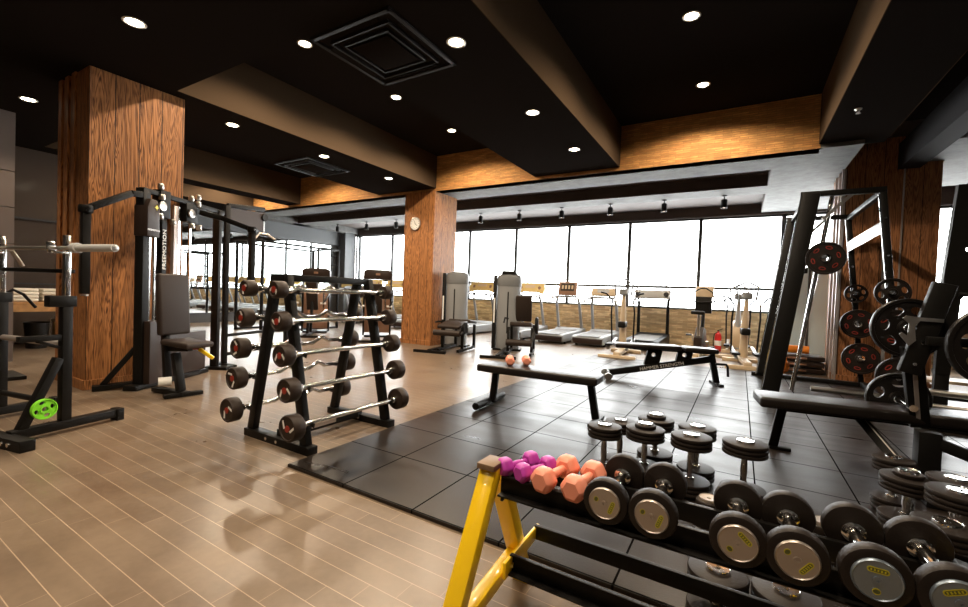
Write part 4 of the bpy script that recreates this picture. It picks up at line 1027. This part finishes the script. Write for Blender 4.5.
# ------------------------------------------------------------------ treadmills along the windows
def treadmill(x, yf, label, style='dial', w=.78, rz=0.0):
    """near (rear) end of the deck at yf; runner faces the windows (+Y)"""
    t = T('treadmill', label, 'treadmill', (0, 0, 0), 'treadmills in front of the windows')
    L = 1.75
    dk = G().prism([(0, .05), (0, .20), (.10, .235), (L-.35, .26), (L-.30, .30), (L-.02, .30), (L, .24), (L, .05)], w, Matrix(((0, 0, 1, 0), (1, 0, 0, 0), (0, 1, 0, 0), (0, 0, 0, 1)))).obj('deck', M['grey'] if style != 'hoop' else M['blackm'], t, bevel=.015)
    G().prism([(.04, .235), (.10, .245), (L-.36, .27), (L-.36, .262), (.10, .235)], w-.22, Matrix(((0, 0, 1, 0), (1, 0, 0, 0), (0, 1, 0, 0), (0, 0, 0, 1)))).obj('running_belt', M['belt'], dk)
    G().b2((-w/2+.02, -.02, .06), (w/2-.02, .02, .19)).obj('rear_cover', M['shroud'] if style != 'hoop' else M['black'], dk, bevel=.02)
    for sx in (-1, 1):
        G().tube([(sx*(w/2-.04), .25, .06), (sx*(w/2-.04), .25, 0.0)], .03, 10).obj('foot', M['black'], t)
        upm = M['black'] if style == 'hoop' else M['grey']
        if style == 'hoop': pts = [(sx*(w/2-.03), L-.25, .25), (sx*(w/2-.03), L-.30, 1.05), (sx*(w/2-.0), L-.35, 1.22)]
        else: pts = [(sx*(w/2-.05), L-.20, .25), (sx*(w/2-.06), L-.45, .95), (sx*(w/2-.10), L-.52, 1.16)]
        G().tube(pts, [.04, .036, .03], 12).obj('upright', upm, t)
        G().tube([(sx*(w/2-.05), L-.50, 1.10), (sx*(w/2-.03), L-.70, 1.12), (sx*(w/2-.03), L-.98, 1.02)], .024, 10).obj('handrail', M['lightgrey'] if style != 'hoop' else M['steel'], t)
    y = L-.50
    if style == 'dial':
        vs, fs = flat_holes([(-.44, .02), (-.40, -.12), (-.20, -.06), (.20, -.06), (.40, -.12), (.44, .02), (.40, .16), (.16, .19), (-.16, .19), (-.40, .16)], [circ(.05, 14, -.28, .05)[::-1], circ(.05, 14, .28, .05)[::-1]], .07)
        c = G().add(vs, fs, TR(0, y, 1.28, 72, 0, 0)).obj('console', M['yconsole'], t)
        for sx in (-1, 1): G().lathe([(.048, -.03), (.048, .02), (.02, .028)], 16, TR(sx*.28, y, 1.28, 72, 0, 0) @ TR(0, .05, 0)).obj('dial', M['brownplastic'], c)
        g = G(); g.box((0, .09, -.0), (.30, .09, .08)); G().add(g.v, g.f, TR(0, y-.003, 1.28, 72, 0, 0)).obj('display', M['beige'], c)
        G().tube([(-.40, y, 1.12), (0, y-.06, 1.10), (.40, y, 1.12)], .022, 8).obj('cross_grip', M['blackm'], t)
    elif style == 'tv':
        g = G(); g.box((0, 0, 0), (.50, .06, .36), (R(-12), 0, 0)); c = G().add(g.v, g.f, TR(0, y, 1.34)).obj('console', M['brownplastic'], t, bevel=.015)
        g = G(); g.box((0, -.032, .03), (.36, .006, .20), (0, 0, 0)); G().add(g.v, g.f, TR(0, y, 1.34, -12, 0, 0)).obj('display', M['shroud'], c)
        g = G()
        for i in range(4): g.box((-.13+.087*i, -.037, .03), (.05, .004, .10))
        G().add(g.v, g.f, TR(0, y, 1.34, -12, 0, 0)).obj('display_marks', M['beige'], c)
        G().tube([(-.40, y-.28, 1.06), (-.30, y, 1.13), (.30, y, 1.13), (.40, y-.28, 1.06)], .03, 10).obj('cross_grip', M['lightgrey'], t)
    elif style == 'plain':
        g = G(); g.box((0, 0, 0), (.62, .10, .20), (R(-20), 0, 0)); c = G().add(g.v, g.f, TR(0, y, 1.27)).obj('console', M['beige'], t, bevel=.03, segs=3)
        g = G(); g.box((0, -.052, .02), (.30, .004, .10)); G().add(g.v, g.f, TR(0, y, 1.27, -20, 0, 0)).obj('display', M['lightgrey'], c)
        G().tube([(-.40, y-.35, 1.05), (-.32, y, 1.13), (.32, y, 1.13), (.40, y-.35, 1.05)], .03, 10).obj('cross_grip', M['lightgrey'], t)
    else:
        g = G(); g.box((0, 0, 0), (.82, .08, .22), (R(-15), 0, 0)); c = G().add(g.v, g.f, TR(0, y, 1.26)).obj('console', M['lightgrey'], t, bevel=.04, segs=3)
        for sx in (-1, 1): G().lathe([(.06, 0), (.06, .02), (.03, .025)], 16, TR(sx*.32, y-.04, 1.26, 75, 0, 0)).obj('dial', M['screen'], c)
        G().tube([(-.42, y, 1.30), (-.22, y, 1.60), (.22, y, 1.60), (.42, y, 1.30)], .018, 8).obj('hoop', M['hood'], t)
        G().tube([(-.36, L-.3, .95), (.36, L-.3, .95)], .02, 8).obj('cross_bar', M['black'], t)
    t.location = (x, yf, 0); t.rotation_euler = (0, 0, rz)
    return t
for x, yf, st_, lb in ((-12.1, 9.65, 'dial', 'treadmill with pale yellow dial console in the far left corner'),
        (-11.0, 9.65, 'dial', 'treadmill with pale yellow dial console, second from the far left corner'),
        (-9.9, 9.65, 'dial', 'treadmill with pale yellow console behind the brown capped machines'),
        (-8.7, 9.65, 'dial', 'treadmill with pale yellow console just left of the clock column'),
        (-7.55, 9.65, 'dial', 'treadmill with pale yellow console hidden mostly behind the clock column'),
        (-6.55, 9.65, 'dial', 'treadmill with pale yellow dial console between the two silver grey towers'),
        (-4.98, 9.60, 'dial', 'treadmill with pale yellow dial console right of the black topped grey tower'),
        (-3.90, 9.60, 'tv', 'treadmill with upright brown screen console by the windows'),
        (-2.98, 9.70, 'plain', 'white treadmill with low beige console, its deck end nearest the mat'),
        (-1.84, 9.85, 'hoop', 'dark treadmill with a thin raised hoop over its wide console')):
    treadmill(x, yf, lb, st_, w=.74)

# ------------------------------------------------------------------ bikes and cross trainers
def bike(x, y, label, rz=0, boxy=True):
    t = T('exercise_bike', label, 'exercise bike', (0, 0, 0))
    for yy in (-.5, .45): G().b2((-.28, yy-.04, 0), (.28, yy+.04, .06)).obj('base_foot', M['beige'], t, bevel=.01)
    G().b2((-.05, -.5, .05), (.05, .45, .12)).obj('base_beam', M['beige'], t, bevel=.01)
    G().prism([(-.32, .10), (.30, .10), (.34, .35), (.18, .58), (-.05, .62), (-.30, .42)], .16, Matrix(((0, 0, 1, 0), (1, 0, 0, 0), (0, 1, 0, 0), (0, 0, 0, 1)))).obj('body_shell', M['beige'] if not boxy else M['shroud'], t, bevel=.03)
    G().tube([(0, -.25, .45), (0, -.32, .88)], .028, 10).obj('seat_post', M['steel'], t)
    G().prism([(-.13, -.12), (.13, -.12), (.05, .16), (-.05, .16)], .07, TR(0, -.33, .91)).obj('saddle', M['black'], t, bevel=.02)
    G().tube([(0, .22, .5), (0, .30, 1.15)], .035, 12).obj('front_post', M['blackm'], t)
    c = G().box((0, .30, 1.33), (.34, .06, .24), (R(-18), 0, 0)).obj('console', M['beige'], t, bevel=.02)
    if boxy: G().box((0, .26, 1.06), (.30, .10, .34)).obj('console_housing', M['blackm'], t, bevel=.01)
    G().tube([(-.42, .02, 1.20), (-.38, .10, 1.14), (0, .16, 1.12), (.38, .10, 1.14), (.42, .02, 1.20)], .016, 8).obj('handlebar', M['blackm'], t)
    G().tube([(-.22, .10, 1.14), (-.17, .12, 1.32), (-.05, .14, 1.40), (.05, .14, 1.40), (.17, .12, 1.32), (.22, .10, 1.14)], .014, 8).obj('upper_handlebar', M['blackm'], t)
    for sx in (-1, 1):
        G().tube([(sx*.09, .05, .33), (sx*.14, .05, .33), (sx*.14, .05+sx*.12, .33-sx*.12)], .014, 8).obj('crank', M['steel'], t)
        G().box((sx*.20, .05+sx*.12, .33-sx*.12), (.10, .09, .03)).obj('pedal', M['black'], t, bevel=.005)
    t.location = (x, y, 0); t.rotation_euler = (0, 0, rz)
bike(-.66, 9.7, 'dark bodied exercise bike with beige screen, left of the red extinguisher', R(-4))
def cross_trainer(x, y, label, rz=0, k=0):
    t = T('cross_trainer', label, 'cross trainer', (0, 0, 0))
    G().b2((-.34, -.62, 0), (.34, -.52, .07)).obj('base_foot', M['beige'], t, bevel=.01)
    G().b2((-.30, .50, 0), (.30, .60, .07)).obj('base_foot', M['beige'], t, bevel=.01)
    G().b2((-.06, -.6, .05), (.06, .55, .13)).obj('base_beam', M['beige'], t, bevel=.01)
    if k == 0: G().lathe([(.30, -.10), (.33, -.06), (.33, .06), (.30, .10)], 28, TR(0, .25, .42, 0, 90, 0)).obj('flywheel_cover', M['beige'], t)
    if k: G().box((0, -.02, .62), (.14, .30, .12)).obj('drive_housing', M['blackm'], t, bevel=.02)
    G().tube([(0, .10, .15), (0, .02, .80), (0, -.02, 1.25)], [.075, .055, .03], 12).obj('mast', M['beige'] if k else M['lightgrey'], t)
    G().box((0, -.06, 1.26), (.17, .05, .13), (R(-20), 0, 0)).obj('console', M['hood'], t, bevel=.02)
    for sx in (-1, 1):
        G().tube([(sx*.20, .05, .20), (sx*.22, -.05, .85), (sx*.20, -.12, 1.10), (sx*.30, -.22, 1.22), (sx*.40, -.26, 1.24)], .016, 8).obj('moving_arm', M['blackm'], t)
        G().bar((sx*.17, .40, .30), (sx*.17, -.55, .18), .05, .04).obj('pedal_arm', M['steel'], t, bevel=.004)
        G().box((sx*.17, -.32, .25), (.13, .34, .04)).obj('pedal', M['black'], t, bevel=.01)
    G().tube([(-.14, -.04, 1.18), (-.17, -.06, 1.42), (0, -.06, 1.52), (.17, -.06, 1.42), (.14, -.04, 1.18)], .018, 8).obj('handle_ring', M['hood'], t)
    t.location = (x, y, 0); t.rotation_euler = (0, 0, rz)
cross_trainer(.10, 9.1, 'beige cross trainer with round handle ring, between extinguisher and tall slanted rack', R(6), 1)
cross_trainer(-.02, 10.6, 'white and beige cross trainer standing close behind the other one near the windows', R(0), 0)
cross_trainer(-1.98, 8.75, 'beige stepper in front of the windows between white treadmill and hooped treadmill', R(4), 1)
# fire extinguisher
for k, (x, y, s_, lb) in enumerate(((-.40, 11.3, .95, 'red fire extinguisher standing by the low brick wall'), (-.05, 11.5, .9, 'second red extinguisher half hidden beside the first'))):
    t = T('fire_extinguisher', lb, 'fire extinguisher', (x, y, 0))
    G().lathe([(.07*s_, 0), (.075*s_, .02), (.075*s_, .36*s_), (.055*s_, .43*s_), (.025*s_, .45*s_), (.02*s_, .49*s_)], 20, TR(x, y, 0)).obj('cylinder_body', M['red'], t)
    G().lathe([(.0765*s_, .14*s_), (.0765*s_, .26*s_)], 20, TR(x, y, 0), close=False).obj('paper_label', M['white'], t)
    G().bar((x-.02, y-.02, .50*s_), (x+.09*s_, y-.02, .55*s_), .02, .015).bar((x-.02, y-.02, .49*s_), (x+.08*s_, y-.02, .50*s_), .02, .012).obj('squeeze_lever', M['black'], t)
    G().tube([(x, y, .47*s_), (x-.08*s_, y-.03, .42*s_), (x-.10*s_, y-.03, .25*s_), (x-.09*s_, y-.03, .12*s_)], .01, 8).obj('hose', M['black'], t)

# ------------------------------------------------------------------ smith machine at the right, slanted posts
t = T('smith_machine', 'tall black slanted smith machine with plates on its pegs, in front of the right column', 'smith machine', (.85, 7.05, 0))
YN, YR_ = 6.2, 7.9; DX = .05
for y, nm_ in ((YN, 'near'), (YR_, 'far')):
    fp = G().bar((.30, y, .03), (.60, y, 2.42), .10, .17, (1, 0, 0)).obj('slanted_post', M['blackm'], t, bevel=.006)
    G().bar((.205, y-.052, .05), (.505, y-.052, 2.40), .006, .012, (1, 0, 0)).obj('edge_strip', M['chrome'], fp)
    G().b2((.50, y-.035, 2.38), (1.25, y+.035, 2.44)).obj('top_beam', M['black'], t, bevel=.004)
    rp = G().bar((1.22, y, 2.40), (1.46, y, .03), .06, .06, (0, 1, 0)).obj('rear_post', M['black'], t, bevel=.004)
    G().bar((1.185, y-.03, 2.36), (1.42, y-.03, .1), .012, .012, (0, 1, 0)).obj('edge_strip', M['chrome'], rp)
    g = G()
    for z in (.5, .9, 1.3, 1.7, 2.1):
        f = (2.40-z)/2.37; g.lathe([(.014, 0), (.014, .008)], 8, TR(1.22+.24*f, y-.031, z, 90, 0, 0))
    g.obj('bolt', M['chrome'], rp)
    G().tube([(.80, y+.05, 2.38), (.52, y+.05, .12)], .024, 12).obj('guide_rod', M['chrome'], t)
    G().b2((.15, y-.05, 0.02), (1.60, y+.05, .075)).obj('base_rail', M['black'], t, bevel=.004)
    G().bar((.72, y, 2.12), (.98, y, 2.40), .035, .03, (0, 1, 0)).obj('gusset', M['steel'], t)
G().b2((1.20, YN, 2.36), (1.26, YR_, 2.42)).obj('side_rail', M['black'], t, bevel=.004)
G().b2((1.44, YN, .03), (1.50, YR_, .09)).obj('side_rail', M['black'], t, bevel=.004)
G().b2((.55, YN, 2.36), (.61, YR_, 2.42)).obj('side_rail', M['black'], t, bevel=.004)
G().bar((1.255, YN, 2.02), (1.235, YR_, 1.98), .02, .14, (0, 0, 1)).obj('name_board', M['steel'], t, bevel=.003)
G().bar((1.25, YN, 1.9), (1.44, YN+.6, .3), .03, .03).obj('diagonal_strut', M['steel'], t)
G().tube([(.70, YN+.05, .17), (1.3, YN+.05, .17)], .03, 10).obj('lower_bumper', M['steel'], t)
g_ = G().tube([(1.30, YN, 1.30), (1.30, YN-.20, 1.30)], .022, 10).obj('peg', M['chrome'], t)
for z, x in ((.92, 1.345), (.42, 1.40)): G().tube([(x, YN, z), (x, YN-.20, z)], .022, 10).obj('peg', M['chrome'], t)
for z, x in ((1.32, 1.31), (.90, 1.35), (.42, 1.40)): G().tube([(x, YR_, z), (x, YR_-.20, z)], .022, 10).obj('peg', M['chrome'], t)
t.location.x += DX
# smith bar
t = T('smith_bar', 'smith machine bar with a plate on its near end', 'barbell', (.72, 7.0, 1.66))
G().tube([(.72, 6.0, 1.66), (.72, 8.1, 1.66)], .016, 12).obj('bar', M['chrome'], t)
G().tube([(.72, 5.93, 1.66), (.72, 6.14, 1.66)], .026, 14).obj('sleeve', M['chrome'], t)
G().tube([(.72, 7.98, 1.66), (.72, 8.2, 1.66)], .026, 14).obj('sleeve', M['chrome'], t)
G().b2((.66, 6.24, 1.60), (.78, 6.30, 1.72)).obj('slider', M['blackm'], t, bevel=.006)
G().b2((.66, 7.83, 1.60), (.78, 7.89, 1.72)).obj('slider', M['blackm'], t, bevel=.006)
t.location.x += DX
PG = 'black weight plates around the smith machine'
polar_plate('weight_plate', 'weight plate with red edged grips high on the slanted rack bar', .182, .045, TR(.79, 6.02, 1.66, 90, 0, 0), 'rubber', 6, group=PG, liner='redcap')
for x, y, z, r_, lb in ((1.375, YN-.10, 1.30, .15, 'plate with round holes near the top peg of the nearer rear post'), (1.415, YN-.10, .92, .20, 'plate on the middle peg of the nearer rear post of the slanted rack'),
        (1.47, YN-.10, .42, .20, 'plate on the lowest peg of the nearer rear post, close above the long pad'), (1.38, YR_-.10, 1.32, .13, 'small plate on the top peg of the far rear post'),
        (1.42, YR_-.10, .90, .20, 'plate on the middle peg of the far rear post against the wood'), (1.47, YR_-.10, .42, .215, 'plate on the lowest peg of the far rear post against the wood')):
    polar_plate('weight_plate', lb, r_, .045, TR(x, y, z, 90, 0, 0), 'rubber', 6, group=PG, liner='redcap' if r_ > .19 else None)
# aerobic step stack, kettlebell, little things behind
t = T('aerobic_step', 'stack like dark aerobic step box on the floor beside the right column', 'step box', (.85, 9.1, 0))
for k in range(3):
    G().b2((.62, 8.75, .02+k*.10), (1.22, 9.15, .10+k*.10)).obj('step_layer', M['shroud'], t, bevel=.02)
    G().b2((.72, 8.745, .045+k*.10), (.98, 8.75, .075+k*.10)).obj('grip_slot', M['brownplastic'], t)
t = T('orange_kettlebell', 'orange kettlebell beside the dark step box', 'kettlebell', (.62, 8.55, .02))
G().lathe([(.06, 0.0), (.10, .03), (.12, .10), (.10, .18), (.04, .22)], 20, TR(.62, 8.55, .02)).obj('bell_body', M['orange2'], t)
G().tube([(.56, 8.55, .20), (.56, 8.55, .27), (.59, 8.55, .30), (.65, 8.55, .30), (.68, 8.55, .27), (.68, 8.55, .20)], .016, 8).obj('handle', M['orange2'], t)
t = T('foam_roller', 'orange foam roller lying on top of the dark step box', 'foam roller', (.85, 8.95, .32))
G().tube([(.66, 8.95, .385), (1.02, 8.95, .385)], .065, 18).obj('roller_body', M['orange2'], t)
for x in (.66, 1.02): G().lathe([(.03, -.003), (.03, .003)], 14, TR(x, 8.95, .385, 0, 90, 0)).obj('core_ring', M['black'], t)

# ------------------------------------------------------------------ bench press station at the right edge
t = T('incline_bench_station', 'black bench press station with long pad and upright post at the right edge', 'weight bench', (1.1, 3.9, .02))
pa = R(3)
G().box((.90, 3.82, .445), (1.55, .30, .075), (0, 0, R(8))).obj('long_pad', M['padblack'], t, bevel=.022, segs=4)
G().box((.95, 3.83, .395), (1.40, .07, .04), (0, 0, R(8))).obj('pad_rail', M['black'], t, bevel=.004)
G().bar((.31, 3.90, .40), (.265, 4.0, .03), .06, .05, (0, 1, 0)).obj('front_leg', M['black'], t, bevel=.004)
G().box((.30, 4.0, .032), (.16, .07, .024)).obj('front_foot', M['black'], t, bevel=.004)
G().bar((.72, 3.86, .40), (.98, 3.40, .05), .06, .05, (0, 1, 0)).obj('diagonal_strut', M['black'], t, bevel=.004)
G().bar((.715, 3.84, .43), (.965, 3.38, .09), .006, .01, (0, 1, 0)).obj('strut_edge', M['steel'], t)
G().box((.98, 3.50, .22), (.10, .10, .40)).obj('centre_post', M['black'], t, bevel=.004)
G().b2((.95, 3.35, .02), (1.9, 3.45, .09)).obj('base_beam', M['black'], t, bevel=.004)
G().bar((1.02, 3.48, .36), (1.8, 3.40, .10), .06, .06).obj('cross_strut', M['black'], t, bevel=.004)
up0, up1 = Vector((.90, 3.70, .45)), Vector((1.02, 3.62, 1.27))
u2 = G().bar((1.00, 3.72, .40), (.92, 3.64, .90), .095, .06, (0, 1, 0)).obj('lower_upright', M['black'], t, bevel=.004)
G().bar((.985, 3.685, .45), (.935, 3.605, .76), .02, .008, (0, 1, 0)).obj('upright_edge', M['ledtrim'], u2)
u1 = G().bar((.905, 3.60, .74), (1.035, 3.58, 1.29), .105, .06, (0, 1, 0)).obj('upright', M['blackm'], t, bevel=.006)
g = G()
for z, x in ((.80, .92), (.93, .95)): g.lathe([(.010, 0), (.010, .006)], 10, TR(x, 3.557, z, 90, 0, 0))
g.obj('bolt', M['chrome'], u1)
vs, fs = flat_holes([(-.11, .065), (-.09, .085), (-.02, .075), (.10, .07), (.10, .045), (-.02, .05), (-.045, .01), (-.035, -.09), (-.07, -.13), (-.125, -.05), (-.11, -.035), (-.08, -.06), (-.075, .03)], [], .012)
G().add(vs, fs, TR(.945, 3.545, 1.02, 90, 0, 0) @ Matrix.Scale(.85, 4)).obj('bar_hook', M['steel'], t)
for (x, z) in ((.92, 1.01), (.955, .515)): G().tube([(x, 3.66, z), (x, 3.95, z)], .022, 10).obj('storage_peg', M['chrome'], t)
G().tube([(1.215, 3.5, .945), (1.215, 3.34, .945)], .022, 10).obj('storage_peg', M['chrome'], t)
G().bar((.95, 3.5, .95), (1.4, 3.5, .95), .05, .05).obj('peg_arm', M['black'], t, bevel=.004)
PG2 = 'black plates with round holes on the right hand bench station'
polar_plate('weight_plate', 'large black plate with round holes left of the upright brown post', .188, .04, TR(.92, 3.72, 1.01, 90, 0, 6), 'iron', 7, group=PG2, hole_r=.24, hole_at=.62)
polar_plate('weight_plate', 'large black plate cut by the right edge of the photo', .225, .04, TR(1.215, 3.40, .945, 90, 0, 6), 'iron', 7, group=PG2, hole_r=.24, hole_at=.62)
polar_plate('weight_plate', 'large plate low behind the long pad, under the other holed plate', .175, .04, TR(.955, 3.98, .515, 90, 0, 6), 'iron', 5, group=PG2, hole_r=.30, hole_at=.62)

# ------------------------------------------------------------------ cable frame standing farther right
t = T('steel_frame_machine', 'dark steel frame machine against the bright window at the right edge', 'gym machine', (2.5, 6.2, 0))
vs, fs = flat_holes([(0, 0), (.10, 0), (.14, .70), (.45, 1.15), (.45, 1.30), (.20, 1.28), (.16, 1.42), (.20, 1.62), (.95, 1.66), (.95, 1.76), (.08, 1.74), (.02, .9)], [circ(.022, 12, .17, 1.15)[::-1]], .07)
G().add(vs, fs, TR(1.58, 5.6, .54, 90, 0, 0)).obj('side_plate', M['black'], t, smooth=False)
G().b2((1.58, 5.57, .02), (1.68, 5.63, .58)).obj('post', M['black'], t, bevel=.004)
G().b2((2.5, 5.57, .02), (2.6, 5.63, 2.28)).obj('post', M['black'], t, bevel=.004)
G().b2((1.5, 5.52, .02), (2.8, 5.68, .08)).obj('base_beam', M['black'], t, bevel=.004)
G().tube([(1.70, 5.55, 1.28), (2.55, 5.55, 1.28)], .02, 10).obj('cross_bar', M['blackm'], t)
for z in (.35, .48): G().tube([(1.2, 5.5, z-.1), (2.6, 5.4, z-.1)], .03, 10).obj('lower_bar', M['steel'], t)
# loose plates leaning by it
t = T('medicine_ball', 'orange ball on the floor behind the holed plates', 'ball', (1.75, 6.8, .14))
G().lathe([(.02, -.12), (.07, -.10), (.11, -.05), (.12, 0), (.11, .05), (.07, .10), (.02, .12)], 22, TR(1.78, 7.0, .46)).obj('ball_body', M['orange2'], t)
G().lathe([(.119, -.012), (.122, 0), (.119, .012)], 22, TR(1.78, 7.0, .46)).obj('seam_band', M['black'], t)
t = T('dumbbell_shelf', 'low shelf rack with dark plates behind the bench station', 'storage rack', (1.8, 7.0, 0))
for z in (.12, .30): G().b2((1.62, 6.85, z), (2.6, 7.2, z+.035)).obj('shelf', M['beige'] if z > .2 else M['blackm'], t, bevel=.004)
for x in (1.65, 2.57):
    for y in (6.88, 7.17): G().b2((x-.02, y-.02, .02), (x+.02, y+.02, .33)).obj('leg', M['black'], t)
